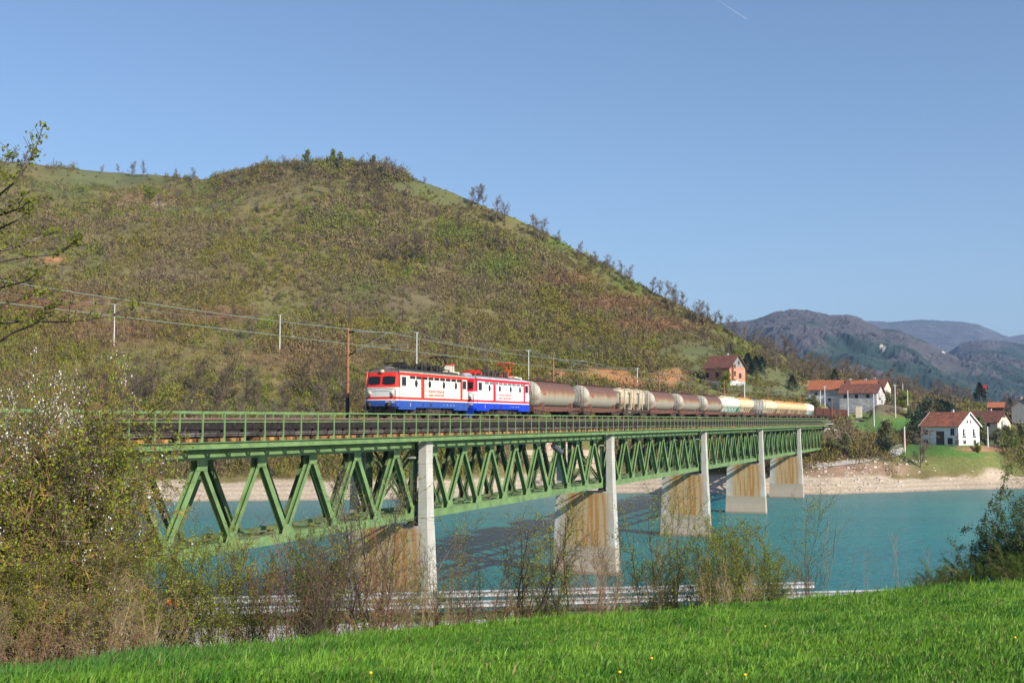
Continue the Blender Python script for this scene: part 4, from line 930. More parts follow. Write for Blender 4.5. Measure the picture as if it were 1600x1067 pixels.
house(1484, 343, RZ, 12.2, 10.2, 5.5, 3.7, plaster, tile_w, 'white two-storey house with worn red roof on the lawn above the beach', ybase=694.5,
      win=[('e',-2.3,2.7,1.7,2.0,'b'),('e',2.6,2.7,1.7,2.0,'b'),('e',-2.3,.3,1.3,1.1,'w'),('e',2.6,.3,1.3,1.1,'w'),('e',-.8,6.2,.7,.8,'w'),('e',.8,6.2,.7,.8,'w'),('s',-4.5,2.9,1.5,1.4,'h'),('s',4.2,2.7,1.2,2.0,'w'),('s',.2,0,2.6,3.9,'d'),('s',-4.5,.3,1.5,1.1,'h'),('s',3.4,.2,1.6,1.8,'h'),('s',5.6,.3,1.0,1.1,'w')])
house(1134, 402, R(-44), 9.8, 9.4, 6.0, 4.0, brick_m, tile_r, 'unfinished red brick house with brown roof above the cement wagons', ybase=602, gablem=block, lower=(1.3, plaster_g),
      win=[('e',-2.3,2.0,2.4,2.3,'l'),('e',-2.3,4.7,2.4,2.2,'l'),('e',1.6,2.3,1.5,1.7,'h'),('e',.8,6.9,1.0,1.2,'h'),('e',-1.7,.0,3.6,1.6,'p'),('s',-4,2.6,1.4,1.6,'h'),('s',0,2.6,1.4,1.6,'h'),('s',3.5,.2,2.0,2.4,'h')])
house(1294, 432, R(-34), 11.5, 8, 4.9, 3.1, plaster_g, tile_o, 'grey and white shed house with bright orange roof right of the pines', ybase=629, lower=(2.3, plaster),
      win=[('e',-.5,2.4,2.4,1.8,'b'),('s',-3,2.6,1.2,1.0,'h'),('s',2,.3,1.2,1.2,'h'),('s',4.5,.2,1.6,1.9,'p')], chim=False)
house(1347, 420, R(-34), 13.2, 8.5, 4.2, 3.0, plaster_g, tile_r, 'long whitish house with large brown roof beside the orange-roofed one', ybase=632,
      win=[('e',-.8,2.4,2.6,2.0,'b'),('e',1.8,.4,1.2,1.2,'h'),('s',-4.5,2.2,1.2,1.3,'h'),('s',-.5,2.2,1.2,1.3,'h'),('s',3.5,2.2,1.2,1.3,'h')], chim=False)
house(1352, 452, R(-34), 9.5, 8.5, 5.0, 3.0, cream, tile_o, 'house peeking above the long brown roof, only its orange roof showing', ybase=627.5, win=[('e',0,2.2,1.4,1.4,'h')])
house(1328, 470, R(-34), 9, 8, 4.6, 2.8, plaster_g, tile_r, 'house with dull red roof in the gap between the orange roofs', ybase=624)
house(1366, 478, R(-36), 11, 9, 5.2, 3.2, cream, tile_r, 'rearmost cream gabled house with dark brown roof of the village cluster', ybase=625.5,
      win=[('e',-.5,2.6,2.8,1.9,'b'),('e',-.5,.3,2.4,1.6,'b')])
house(1545, 398, R(-50), 10.5, 8.6, 5.0, 3.4, cream, tile_r, 'cream house with dark brown roof and balconies right of the white house', ybase=682,
      win=[('e',0,3.4,3.6,2.0,'b'),('e',0,6.4,2.2,1.2,'d'),('e',-1,.4,2.6,2.0,'h'),('s',2,3.2,1.2,1.3,'h')])
house(1557, 470, R(-24), 5.5, 5, 2.4, 1.7, wood_b, tile_o, 'small dark wooden shed with bright orange roof', ybase=645, chim=False)
house(1603, 458, R(62), 12, 9.0, 3.2, 3.2, block, tile_o, 'grey block house with orange roof cut by the right edge', ybase=649, chim=True)
house(1536, 600, R(-28), 3.8, 3.6, 1.4, 1.5, wood_b, M('roof_red', (.30,.03,.03), .8, .2, 1), 'tiny house with deep red roof alone on the wooded ridge', chim=False, ybase=611)
# concrete hut, retaining wall, shed roof
p = at(1405, 640, 415); mb = MB(); mb.frus((-2.6,2.6,-1.5,1.5,-2),(-2.5,2.5,-1.5,1.5,.5)); o = mb.build('concrete_hut', conc_pole, None, (p.x, p.y, p.z), (0,0,R(-20))); tag(o, 'pale concrete hut among bushes behind the dark round tree', 'hut')
p = at(1342, 643, 395); mb = MB(); mb.box(-.95,.95,-1,1,-2,1.8); mb.box(-1.05,1.05,-1.1,1.1,1.8,1.9); o = mb.build('stone_hut', cream, None, (p.x, p.y, p.z), (0,0,R(-20))); tag(o, 'small beige hut at the end of the train', 'hut')
rw = empty('retaining_wall', at(880, 735, 313), R(-4), 'pale stepped retaining wall with open bays on the far shore, seen through the truss', 'retaining wall')
wall_m = M('wall_cream', (.60,.49,.36), .9, .12, .8, col2=(.45,.36,.26), c2=(.5,.7), s2=.4)
for k in range(4):
    mb = MB()
    for j in range(9): mb.box(-11+j*2.5+k*.25, -8.55+j*2.5+k*.25, k*1.0, k*1.0+1.2, -1.5+k*1.75, .2+k*1.75 - .0)
    mb.build('course', wall_m, rw)
    mb = MB(); mb.box(-11.2+k*.25, 11.6+k*.25, k*1.0-.12, k*1.0+1.2, .2+k*1.75, .25+k*1.75); mb.build('ledge', M('ledge', (.33,.24,.16), .9, .2), rw)
mb = MB(); mb.frus((-5.5,3,3.9,6,5.5),(-4,1.5,4.6,6,7.6)); mb.build('gable', M('gable_rust', (.45,.2,.12), .9, .3, 1, col2=(.6,.55,.5), c2=(.45,.6), s2=.8), rw)
# shadowed drain pipe slung under the deck
mb = MB(); mb.tube([(0,0,0),(1.0,-.5,-.75)], .32, 14); o = mb.build('drain_barrel', M('barrel_grey', (.07,.075,.09), .6, .1), None, br(118.3, 43.1, -2.7), (0,0,PHI)); tag(o, 'dark grey barrel hanging under the deck of the second span', 'barrel')

# far path
path_m = M('path_grey', (.42,.39,.36), .95, .15, 1, world=True)
pp = []
for px, py, D in [(1240,730,313.5),(1275,728,316.5),(1310,724,319.5),(1345,719,323),(1375,713,327),(1398,707,332),(1406,700,338),(1400,692,344),(1392,683,352),(1388,675,362)]:
    q = at(px, py, D); pp.append((q.x, q.y))
tag(strip('path', pp, 3.2, path_m, .12), kind='structure')
pp = [at(px, 600, D) for px, D in ((1385,470),(1405,500),(1425,530),(1445,560))]
tag(strip('ridge_path', [(q.x, q.y) for q in pp], 4, path_m, .25), kind='structure')

# ------------------------------------------------------------------ mountains
def mountain(name, sil, Db, Dr, zb, c1, c2, seed, rough):
    PX = np.linspace(sil[0][0], sil[-1][0], 900); vs = np.linspace(0, 1.3, 170)
    P, Vv = np.meshgrid(PX, vs); px, v = P.ravel(), Vv.ravel()
    yr = np.interp(px, [s[0] for s in sil], [s[1] for s in sil]); D = Db + (Dr-Db)*v
    zr = (656.3-yr)/F*Dr; X = D*(px-800)/F
    prof = np.where(v < 1, v**1.15, 1 - (v-1)*1.5); z = zb + (zr-zb)*prof
    sc_ = Dr*.07
    rib = np.abs(fbm(X/sc_, D/(sc_*2.5), seed, 5)); fine = fbm(X/(sc_*.18), D/(sc_*.18), seed+5, 4)
    am = np.clip(v*(1-v)*4, 0, 1); z = z + (.35 - rib)*rough*am + fine*rough*(.07*am + .012) + fbm(X/(sc_*.03), D/(sc_*.03), seed+7, 2)*rough*.03
    V = np.stack([X, D, z], -1); nr, nc = P.shape; a = (np.arange(nr-1)[:, None]*nc + np.arange(nc-1)[None]).ravel()
    k = sstep(.0, .35, fbm(X/(sc_*.6), D/(sc_*.8), seed+9, 5) + (.35-rib)*-.6 + .45*sstep(.75, .2, v) - .08)[:, None]
    cols = np.array(c1)*(1-k) + np.array(c2)*k; cols = cols*(1 + .2*fbm(X/(sc_*.05), D/(sc_*.05), seed+3, 3)[:, None])
    py = 656.3 - F*z/D
    if name == 'mountain':
        q = ((np.abs(px-1381 - (py-545)*.6) < 5 - np.abs(py-547)*.35) & (py > 538) & (py < 552)) | ((np.abs(px-1478) < 5) & (py > 546) & (py < 551))
        q = q & (fbm(px/2, py/1.5, 5, 3) > -.15); cols[q] = (.62,.55,.42)
    m = M(name+'_cover', (1,1,1), .95, .25, .01, attr=True, world=True)
    o = link(name, npmesh(name, V, [np.stack([a, a+1, a+nc+1, a+nc], 1)], m, np.clip(cols, .005, 1), smooth=False)); tag(o, kind='structure'); return o
mountain('mountain', [(300,600),(700,560),(1000,530),(1120,506),(1150,502),(1172,502),(1195,494),(1212,487),(1240,483),(1262,484),(1280,488),(1300,492),(1330,492),(1345,497),(1362,506),(1380,514),(1405,515),(1420,521),(1440,531),(1465,545),(1490,556),(1520,570),(1560,585),(1620,600),(1800,620),(2300,640)], 1300, 3300, -28, (.072,.068,.072), (.018,.042,.034), 3, 110)
mountain('mountain_ridge', [(900,640),(1100,560),(1250,520),(1340,502),(1360,501),(1390,503),(1440,499),(1475,501),(1510,503),(1532,507),(1560,519),(1580,527),(1620,532),(1900,560),(2600,600)], 4000, 7000, -28, (.075,.075,.085), (.05,.065,.068), 13, 110)
mountain('mountain_spur', [(1250,650),(1400,600),(1455,570),(1480,553),(1500,539),(1520,532),(1545,531),(1575,534),(1620,540),(1900,530),(2600,560)], 1700, 3900, -28, (.066,.064,.072), (.018,.042,.036), 23, 100)
mountain('mountain_far', [(1300,640),(1500,560),(1560,530),(1590,524),(1620,519),(1900,500),(2600,520)], 7100, 9000, -28, (.09,.07,.06), (.06,.07,.05), 33, 60)
# valley floor between the hill and the mountains, out to the horizon
mb = MB(); mb.add([(-9000,700,-29),(9000,700,-29),(9000,12500,-29),(-9000,12500,-29)], [(0,1,2,3)]); tag(mb.build('valley_floor', M('valley', (.08,.09,.04), .95, .3, .01, world=True)), kind='structure')

# ------------------------------------------------------------------ vegetation
def tubes_np(P0, P1, R0, R1, n=3):
    P0, P1, R0, R1 = map(np.asarray, (P0, P1, R0, R1)); d = P1 - P0; d = d/np.maximum(np.linalg.norm(d, axis=1, keepdims=True), 1e-6)
    ref = np.where(np.abs(d[:, 2:3]) > .9, np.array([[1.,0,0]]), np.array([[0,0,1.]])); a = np.cross(d, ref); a /= np.linalg.norm(a, axis=1, keepdims=True); b = np.cross(d, a)
    ang = np.arange(n)*2*np.pi/n; c, s = np.cos(ang), np.sin(ang)
    off_ = a[:, None]*c[None, :, None] + b[:, None]*s[None, :, None]
    V = np.concatenate([P0[:, None] + off_*R0[:, None, None], P1[:, None] + off_*R1[:, None, None]], 1).reshape(-1, 3)
    base = np.arange(len(P0))[:, None]*2*n; k = np.arange(n); k2 = (k+1) % n
    Fq = np.stack([base+k, base+k2, base+n+k2, base+n+k], -1).reshape(-1, 4); return V, Fq
def leaves_np(C, size, rng, asp=.55, up=.3):
    C = np.asarray(C); n = len(C); nv = rng.normal(size=(n, 3)); nv[:, 2] += up; nv /= np.linalg.norm(nv, axis=1, keepdims=True)
    t = rng.normal(size=(n, 3)); t -= nv*(t*nv).sum(1, keepdims=True); t /= np.linalg.norm(t, axis=1, keepdims=True); b = np.cross(nv, t)
    s = (size*rng.uniform(.6, 1.3, n))[:, None]
    V = np.stack([C - t*s, C + b*s*asp, C + t*s, C - b*s*asp], 1).reshape(-1, 3); return V, np.arange(n*4).reshape(-1, 4)
class Plant:
    def __init__(s, seed): s.r = random.Random(seed); s.seg = []; s.lf = []; s.trunk = []
    def grow(s, p, d, L, rad, lvl, P, tr_=False):
        r = s.r; n = P['n'][lvl]; wig = P['wig'][lvl]; p = Vector(p); d = Vector(d).normalized(); step = L/n
        for i in range(n):
            d = (d + Vector((r.gauss(0,wig), r.gauss(0,wig), r.gauss(0,wig) + P['up'][lvl]))).normalized(); q = p + d*step*r.uniform(.8,1.2)
            r0 = rad*(1 - i/n*.75); r1 = rad*(1 - (i+1)/n*.75); (s.trunk if lvl == 0 and tr_ else s.seg).append((p, q, r0, r1))
            f = (i+1)/n
            if lvl+1 < len(P['n']) and f > P['start'][lvl]:
                nk = P['kids'][lvl]; nk = int(nk) + (r.random() < nk % 1)
                for _ in range(nk):
                    az = r.uniform(0, 6.283); pr = d.orthogonal().normalized(); sd = (pr*math.cos(az) + d.cross(pr)*math.sin(az)); ang = R(r.uniform(*P['ang'][lvl]))
                    s.grow(p.lerp(q, r.random()), d*math.cos(ang) + sd*math.sin(ang), L*P['ratio'][lvl]*r.uniform(.6,1.15)*(1.15 - f*P['tip'][lvl]), r1*.62, lvl+1, P)
            if lvl >= P.get('leaf', 9):
                for _ in range(P['nl']):
                    if r.random() < P['lp']: s.lf.append(tuple(p.lerp(q, r.random()) + Vector((r.gauss(0,P['ls']), r.gauss(0,P['ls']), r.gauss(0,P['ls'])))))
            p = q
    def height(s): return max(max(a[1].z for a in s.seg), .5)
def arr(segs): return (np.array([tuple(a[0]) for a in segs]), np.array([tuple(a[1]) for a in segs]), np.array([a[2] for a in segs]), np.array([a[3] for a in segs]))
def plant_meshes(pl, name, barkm, leafmat, lsize, seed, n=3, minr=0, flowers=0):
    rng = np.random.default_rng(seed); out = {}
    if pl.trunk:
        a = arr(pl.trunk); V, Fq = tubes_np(*a, n=6); out['trunk'] = npmesh('trunk', V, [Fq], barkm, smooth=True)
    a = arr(pl.seg); V, Fq = tubes_np(a[0], a[1], np.maximum(a[2], minr), np.maximum(a[3], minr), n); out['branches'] = npmesh('branches', V, [Fq], barkm)
    if pl.lf:
        C = np.array(pl.lf); k = rng.random(len(C)) < flowers*2.2*np.clip(fbm(C[:,0]*1.1+C[:,2]*.5, C[:,1]*1.1+C[:,2]*.9, seed, 3)*2.2 - .1, 0, 1)
        if (~k).any(): V, Fq = leaves_np(C[~k], lsize, rng); out['leaves'] = npmesh('leaves', V, [Fq], leafmat)
        if k.any(): V, Fq = leaves_np(C[k], lsize*.68, rng, .9); out['blossoms'] = npmesh('blossoms', V, [Fq], blossom)
    out['h'] = pl.height(); return out
def place(name, ms, loc, rz, sc_, lab, cat, grp=None, hz=1.0):
    o = empty(name, loc, rz, lab, cat, grp); o.scale = (sc_*hz, sc_*hz, sc_)
    for k in ('trunk', 'branches', 'leaves', 'blossoms', 'crown'):
        if k in ms: link(k, ms[k], o)
    return o

# --- hillside scrub: one mass of uncountable bushes
def build_scrub():
    rng = np.random.default_rng(7); n = 100000
    px = rng.uniform(-300, 1900, n); v = rng.uniform(2.15, 8.03, n); v[:7000] = rng.uniform(7.8, 8.03, 7000)
    X, Y, Z = zfar_v(px, v); py = 656.3 - F*Z/Y
    W = field(px, py, ['meadow','soil','sand','rust','orange','lawn','rubble','green','brown','olive'])
    dens = 1 - .93*np.clip(W['meadow'],0,1) - .9*np.clip(W['lawn'],0,1) - .97*np.clip(W['orange']*1.3,0,1) - .7*np.clip(W['soil'],0,1) - .8*np.clip(W['rubble'],0,1) - .9*np.clip(W['sand'],0,1)
    dens *= np.where((px > 1250) & (v < 3.15), .06, 1); dens *= np.where((px > 1400) & (v < 4.4), .2, 1); dens *= np.where(v < 2.5, .5, 1)
    dens *= np.where((px > 770) & (px < 960) & (v < 3.2), 0, 1)
    s, L = rail_sL(X, Y); dens = np.where((np.abs(L-LC) < 5.2) & (s > 332), 0, dens)
    for o in bpy.data.objects:
        if o.name.startswith(('house', 'concrete_hut', 'stone_hut')): d2 = (X-o.location.x)**2 + (Y-o.location.y)**2; dens = np.where(d2 < 100, 0, dens); dens = np.where((np.abs(X/Y - o.location.x/o.location.y) < 10/o.location.y) & (Y < o.location.y) & (Y > o.location.y-45), dens*.25, dens)
    dens *= np.where(fbm(X/30, Y/45, 93, 4) > .22, .3, 1); dens *= np.where((v > 7.8) & ((px < 340) | (px > 640)), .45, 1)
    keep = rng.random(n) < dens; px, py, X, Y, Z, v = (a[keep] for a in (px, py, X, Y, Z, v)); W = {k: a[keep] for k, a in W.items()}; n = len(px)
    g = fbm(X/16, Y/26, 61, 4) + .25*rng.normal(size=n)
    gb = np.array([.178,.148,.072]); ol = np.array([.165,.155,.026]); kk = sstep(-.35, .5, g)[:, None]; col = gb*(1-kk) + ol*kk
    br_ = (fbm(X/9, Y/14, 63, 3) + .3*rng.normal(size=n) > .52)[:, None]; col = np.where(br_, np.array([.14,.18,.025]), col)
    dk = (rng.random(n) < .12)[:, None]; col = np.where(dk, np.array([.10,.075,.055]), col)
    for k, c in (('green', (.12,.175,.03)), ('brown', (.155,.125,.08)), ('rust', (.19,.105,.06)), ('meadow', (.12,.12,.05))):
        ww = np.clip(W[k]*.85, 0, 1)[:, None]; col = col*(1-ww) + np.array(c)*ww
    col = col*rng.uniform(.72, 1.28, n)[:, None]
    h = rng.uniform(2.0, 4.6, n)*(1 - .45*np.clip(W['rust'],0,1))*(1 - .5*np.clip(W['meadow'],0,1)); h *= 1 + .75*np.clip(fbm(X/22, Y/30, 91, 3), -.6, 1); h *= np.where((v > 7.8) & (W['meadow'] < .4) & (px > 330) & (px < 640), rng.uniform(.9, 1.9, n), np.where((v > 7.75) & (px > 640), .6, 1)); big = rng.random(n) < .05; h = np.where(big & (W['meadow'] < .3), h*1.7, h); rr = h*rng.uniform(.4,.7,n)
    K = 46; m = n*K; idx = np.repeat(np.arange(n), K)
    # points on/in an upright ellipsoid, mostly its outer shell
    u = rng.normal(size=(m, 3)); u /= np.linalg.norm(u, axis=1, keepdims=True); u[:, 2] = np.abs(u[:, 2])*1.0 - .12
    rad = rng.uniform(.45, 1.0, m)[:, None]; H = h[idx][:, None]; RR = rr[idx][:, None]
    C = np.stack([X[idx], Y[idx], Z[idx]], 1) + u*rad*np.concatenate([RR, RR, H*.95], 1)
    tw = rng.random(m) < .62; fs = np.clip(Y[idx]/470, .55, 1.1)
    ax = u*np.array([1,1,.8]) + np.array([0,0,.9]) + rng.normal(size=(m,3))*.45; ax /= np.linalg.norm(ax, axis=1, keepdims=True)
    sd = np.cross(ax, rng.normal(size=(m, 3))); sd /= np.linalg.norm(sd, axis=1, keepdims=True)
    ln = np.where(tw, rng.uniform(.35, .8, m), rng.uniform(.16,.34,m))*H[:, 0]**.6*.75; wd = np.where(tw, rng.uniform(.05,.10,m), rng.uniform(.13,.26,m))*H[:, 0]**.5*fs; ln = ln*np.sqrt(fs)
    V = np.stack([C - ax*ln[:, None]*.5 - sd*wd[:, None], C - ax*ln[:, None]*.5 + sd*wd[:, None], C + ax*ln[:, None]*.5], 1)
    un = u + rng.normal(size=(m, 3))*.28; un /= np.linalg.norm(un, axis=1, keepdims=True); t1 = np.cross(un, rng.normal(size=(m, 3))); t1 /= np.linalg.norm(t1, axis=1, keepdims=True); t2 = np.cross(un, t1)
    q = (rng.uniform(.10, .20, m)*H[:, 0]**.5*fs)[:, None]; V2 = np.stack([C + t1*q, C - t1*q*.5 + t2*q*.8, C - t1*q*.5 - t2*q*.8], 1)
    V = np.where(tw[:, None, None], V, V2).reshape(-1, 3)
    cc = col[idx]*rng.uniform(.85,1.15,m)[:, None]; cc = np.where(tw[:, None], cc*np.array([1.1,.98,1.05]), cc*np.array([.98,1.03,.85]))
    me = npmesh('scrub', V, [np.arange(m*3).reshape(-1, 3)], M('scrub_cover', (1,1,1), .9, 0, attr=True, spec=.1), np.repeat(np.clip(cc, .01, 1), 3, 0))
    tag(link('scrub', me), 'leafless and budding scrub covering the whole hillside beyond the lake', 'scrub', kind='stuff')
build_scrub()

# --- bare trees on the hill
PB = dict(n=[7,6,5,3], wig=[.09,.16,.2,.25], up=[.05,.07,.05,.03], kids=[2.2,1.9,1.4,0], ratio=[.5,.55,.5,.5], start=[.22,.15,.1,0], tip=[.6,.5,.4,0], ang=[(28,62),(25,60),(25,65),(0,0)], leaf=9)
bare = []
for k in range(5):
    p_ = Plant(100+k); p_.grow((0,0,-.3), (p_.r.gauss(0,.05),p_.r.gauss(0,.05),1), 9.5, .19, 0, PB, True)
    bare.append(plant_meshes(p_, 'bare', bark_grey, None, 0, k, 3, .024))
bare_dk = []
for ms in bare:
    q = dict(ms)
    for k in ('trunk','branches'): q[k] = ms[k].copy(); q[k].materials[0] = bark_mid
    bare_dk.append(q)
PL_ = dict(PB); PL_.update(leaf=2, nl=2, lp=.55, ls=.35)
leafy = []
for k in range(4):
    p_ = Plant(200+k); p_.grow((0,0,-.3), (0,0,1), 6.0, .15, 0, dict(PL_, ls=.25), True)
    leafy.append(plant_meshes(p_, 'leafy', bark_grey, [leaf_hill, leaf_y, leaf_hill, leaf_hill][k], .17, k, 3, .025, .2 if k == 0 else 0))
rt = random.Random(9)
def hill_tree(ms, px, ytop, D, lab, cat='bare tree', name='bare_tree', grp=None, h=None, hz=1.0):
    X = D*t_of(px); z = gz(X, D)
    hh = h or max(2.5, (656.3-ytop)/F*D - z); return place(name, ms, (X, D, z-.1), rt.uniform(0,6.28), hh/ms['h'], lab, cat, grp, hz)
ordn = ['first','second','third','fourth','fifth','sixth','seventh','eighth','ninth','tenth','eleventh','twelfth','thirteenth','fourteenth','fifteenth','sixteenth','seventeenth','eighteenth','nineteenth','twentieth','twenty-first','twenty-second','twenty-third','twenty-fourth','twenty-fifth','twenty-sixth','twenty-seventh','twenty-eighth','twenty-ninth','thirtieth']
sky_t = [(738,286),(746,284),(755,284),(774,300),(790,308),(833,333),(842,331),(852,336),(872,356),(904,374),(932,390),(950,396),(962,405),(974,403),(982,410),(1020,430),(1030,437),(1040,436),(1050,441),(1058,444),(1068,452),(1088,466),(1098,470),(1106,472),(1117,482),(1128,486),(1137,490),(1146,497),(1164,504),(1178,512)]
for i, (px, yt) in enumerate(sky_t):
    hill_tree(bare[i % 5], px, yt, ridgeD(px) - rt.uniform(0, 12), 'bare tree on the hill skyline, %s down from the summit' % ordn[i], grp='bare trees on the falling skyline')
top_t = [(200,250),(218,249),(180,256),(152,256),(12,226),(30,232),(270,262),(300,262),(415,240),(440,242),(475,233),(515,232),(530,236),(560,240),(580,242),(600,240),(612,252),(625,258),(663,275)]
for i, (px, yt) in enumerate(top_t):
    lf_ = px in (475, 515, 530, 580)
    hill_tree(leafy[1 if px == 515 else 0] if lf_ else bare[(i*3) % 5], px, yt-4, ridgeD(px) - rt.uniform(0, 14), '%s tree along the summit skyline, %s from the left edge' % ('budding' if lf_ else 'bare', ordn[sorted([a for a, _ in top_t]).index(px)]), grp='trees along the summit skyline')
mid = [(545,270,300),(516,262,308),(552,264,304),(575,250,300),(590,285,325),(605,305,340),(452,300,325),(428,345,380),(645,355,410),(655,355,405),(614,360,415),(715,325,365),(760,345,375),(782,350,385),(740,395,412),(885,412,440),(810,455,480),(855,480,510),(935,520,560),(965,530,570),(890,440,470),(1050,470,500),
       (470,560,620),(500,570,628),(345,560,640),(405,575,640),(385,570,632),(310,555,620),(560,590,640),(530,545,600),(610,545,575),(695,540,575),(760,560,600),(240,560,640),(215,575,645),(440,590,645)]
for i, (px, yt, yb) in enumerate(mid):
    lo, hi = 290., ridgeD(px)
    for _ in range(30):
        md = (lo+hi)/2; y_ = 656.3 - F*gz(md*t_of(px), md)/md
        if y_ > yb: lo = md
        else: hi = md
    where = 'high on the hillside' if yb < 345 else ('halfway up the hillside' if yb < 480 else 'low on the hillside near the far bank')
    hill_tree(bare_dk[(i*2+1) % 5], px, yt, lo, 'dark bare tree %s, %s from the left there' % (where, ordn[sum(1 for q in mid if q[0] < px and (('h' if q[2] < 345 else 'm' if q[2] < 480 else 'l') == ('h' if yb < 345 else 'm' if yb < 480 else 'l')))]), grp='dark bare trees within the scrub')
def belt(px): return 'left of the first pole' if px < 178 else 'between the two white poles' if px < 437 else 'before the locomotives' if px < 570 else 'above the locomotives' if px < 826 else 'above the first tank wagons' if px < 1000 else 'above the rear tank wagons'
rx = random.Random(55)
for i in range(150):
    low = i < 85; px = rx.uniform(150, 900) if low else rx.uniform(60, 1150); D = rx.uniform(300, 335) if low else rx.uniform(350, ridgeD(px)-15)
    o = hill_tree((bare_dk if i % 2 else bare)[i % 5], px, 0, D, ('small bare tree in the belt above the far bank, ' + belt(px)) if low else ('small bare tree in the hillside scrub, ' + belt(px)), grp=('small bare trees of the far bank ' if low else 'small bare trees of the hill ') + belt(px), h=rx.uniform(5, 9.5) if low else rx.uniform(4.5, 8))
hz_ = [(1345,598,350,'dark bare tree beside the white house, leaning over the bank',2)]
vt = [(1434,664,730,bare[1],'dark leaning bare tree on the bank in front of the white house'),(1379,655,712,leafy[0],'budding tree at the bend of the grey path'),
      (1536,650,696,leafy[2],'budding tree between the white house and the cream house'),(1556,668,700,leafy[0],'pale blossoming tree below the cream house'),(1580,665,705,leafy[2],'green young tree right of the cream house'),
      (1525,690,708,leafy[1],'small round green tree on the bare soil by the white house'),(1490,676,698,bare[3],'small bare tree against the white gable'),(1595,660,700,leafy[0],'budding tree at the right edge above the lawn'),
      (1388,612,642,leafy[0],'pale green blossoming tree beside the village houses'),(1408,610,644,leafy[1],'round light green tree left of the concrete hut'),(1420,632,655,leafy[0],'low blossoming tree behind the grey path'),
      (1130,580,612,leafy[1],'bright green bush-like tree in front of the brick house'),(230,288,317,leafy[1],'single bright green tree below the hilltop meadow'),(1260,618,650,leafy[2],'budding tree above the open wagons'),
      (1320,676,712,leafy[0],'olive bushy tree on the shore slope beside the abutment'),(1305,684,716,leafy[3],'low olive tree touching the bridge abutment'),
      (1230,520,560,bare[0],'bare tree on the ridge right of the brick house'),(1212,535,580,bare[2],'bare tree below the ridge right of the three pines'),(1255,545,590,bare[4],'bare tree above the orange-roofed shed'),(1290,560,590,bare[1],'bare tree on the ridge behind the orange-roofed shed'),
      (1240,545,580,bare[3],'bare tree on the ridge between two others, right of the pines'),(1196,524,565,bare[1],'bare tree at the ridge notch above the three pines')]
for i, (px, yt, yb, ms, lab) in enumerate(vt):
    lf_ = 'leaves' in ms; hill_tree(ms, px, yt, find(px, yb), lab, 'tree' if lf_ else 'bare tree', 'budding_tree' if lf_ else 'bare_tree', None, hz=1.35 if lf_ else 1.1)

# bare wood on the ridge behind the village
def wd_(px): return 'above the cement wagons and pines' if px < 1265 else 'right behind the roofs of the village cluster' if px < 1390 else 'on the ridge above the white house' if px < 1520 else 'on the ridge at the right edge'
rw_ = random.Random(31)
for i in range(70):
    px = rw_.uniform(1190, 1600); D = ridgeD(px) - rw_.uniform(0, 90); o = hill_tree(bare[i % 5], px, 0, D, 'leafless tree in the brown wood, ' + wd_(px), grp='leafless wood ' + wd_(px), h=rw_.uniform(6.5, 10.5), hz=1.2)

# evergreens
def conifer(seed, h, w, round_=False):
    rng = np.random.default_rng(seed); n = 1500 if not round_ else 3200
    f = rng.random(n)**.8; z = h*(.12 + .88*f); 
    if round_: rad = w*np.sqrt(np.clip(1 - ((f-.42)/.6)**2, 0.02, 1))
    else: rad = w*(1-f)**.8*(.75 + .35*np.abs(np.sin(f*22))) + .12
    a = rng.uniform(0, 6.283, n); lob = 1 + .22*np.sin(a*3 + f*9) + .12*np.sin(a*7+seed); q = rad*lob*rng.uniform(.55, 1, n)
    C = np.stack([q*np.cos(a), q*np.sin(a), z + rng.normal(size=n)*.15], 1)
    out = np.stack([np.cos(a), np.sin(a), rng.uniform(-.4,.5,n)], 1); out /= np.linalg.norm(out, axis=1, keepdims=True); sd = np.cross(out, rng.normal(size=(n,3))); sd /= np.linalg.norm(sd, axis=1, keepdims=True)
    ln = rng.uniform(.25,.6,n)[:, None]; wd = rng.uniform(.08,.18,n)[:, None]
    V = np.stack([C-out*ln*.5-sd*wd, C-out*ln*.5+sd*wd, C+out*ln*.6], 1).reshape(-1,3)
    mb = MB(); mb.tube([(0,0,-.3),(0,0,h*.95)], [.18,.03], 6)
    return {'trunk': mb.mesh('trunk', bark), 'crown': npmesh('crown', V, [np.arange(n*3).reshape(-1,3)], needle), 'h': h}
con = [conifer(1, 8, 2.3), conifer(2, 8, 2.6), conifer(3, 9, 5.2, True)]
for px, yt, yb, k, lab in [(1140,536,556,0,'small dark pine on the meadow left above the brick house'),(1168,551,584,0,'dark pine just right of the brick house, left one of three'),(1181,556,590,1,'dark pine right of the brick house, middle one of three'),(1190,557,580,0,'dark pine right of the brick house, right one of three'),
        (1237,586,612,1,'dark green pine alone on the meadow above the cement wagons'),(1303,577,600,1,'dark pine behind the orange-roofed shed'),(1458,624,672,2,'big round dark evergreen behind the white house'),(1438,645,676,2,'lower dark evergreen touching the left end of the white house roof'),(1479,628,655,0,'small pointed dark conifer right of the big round evergreen'),
        (1574,622,650,0,'dark conifer beside the orange-roofed shed at right'),(1529,598,612,0,'tiny dark conifer beside the deep red roof on the ridge')]:
    hill_tree(con[k], px, yt, 358 + rt.uniform(0,8) if k == 2 else find(px, yb), lab, 'conifer', 'conifer', hz=1.0 if k == 2 else 1.45)

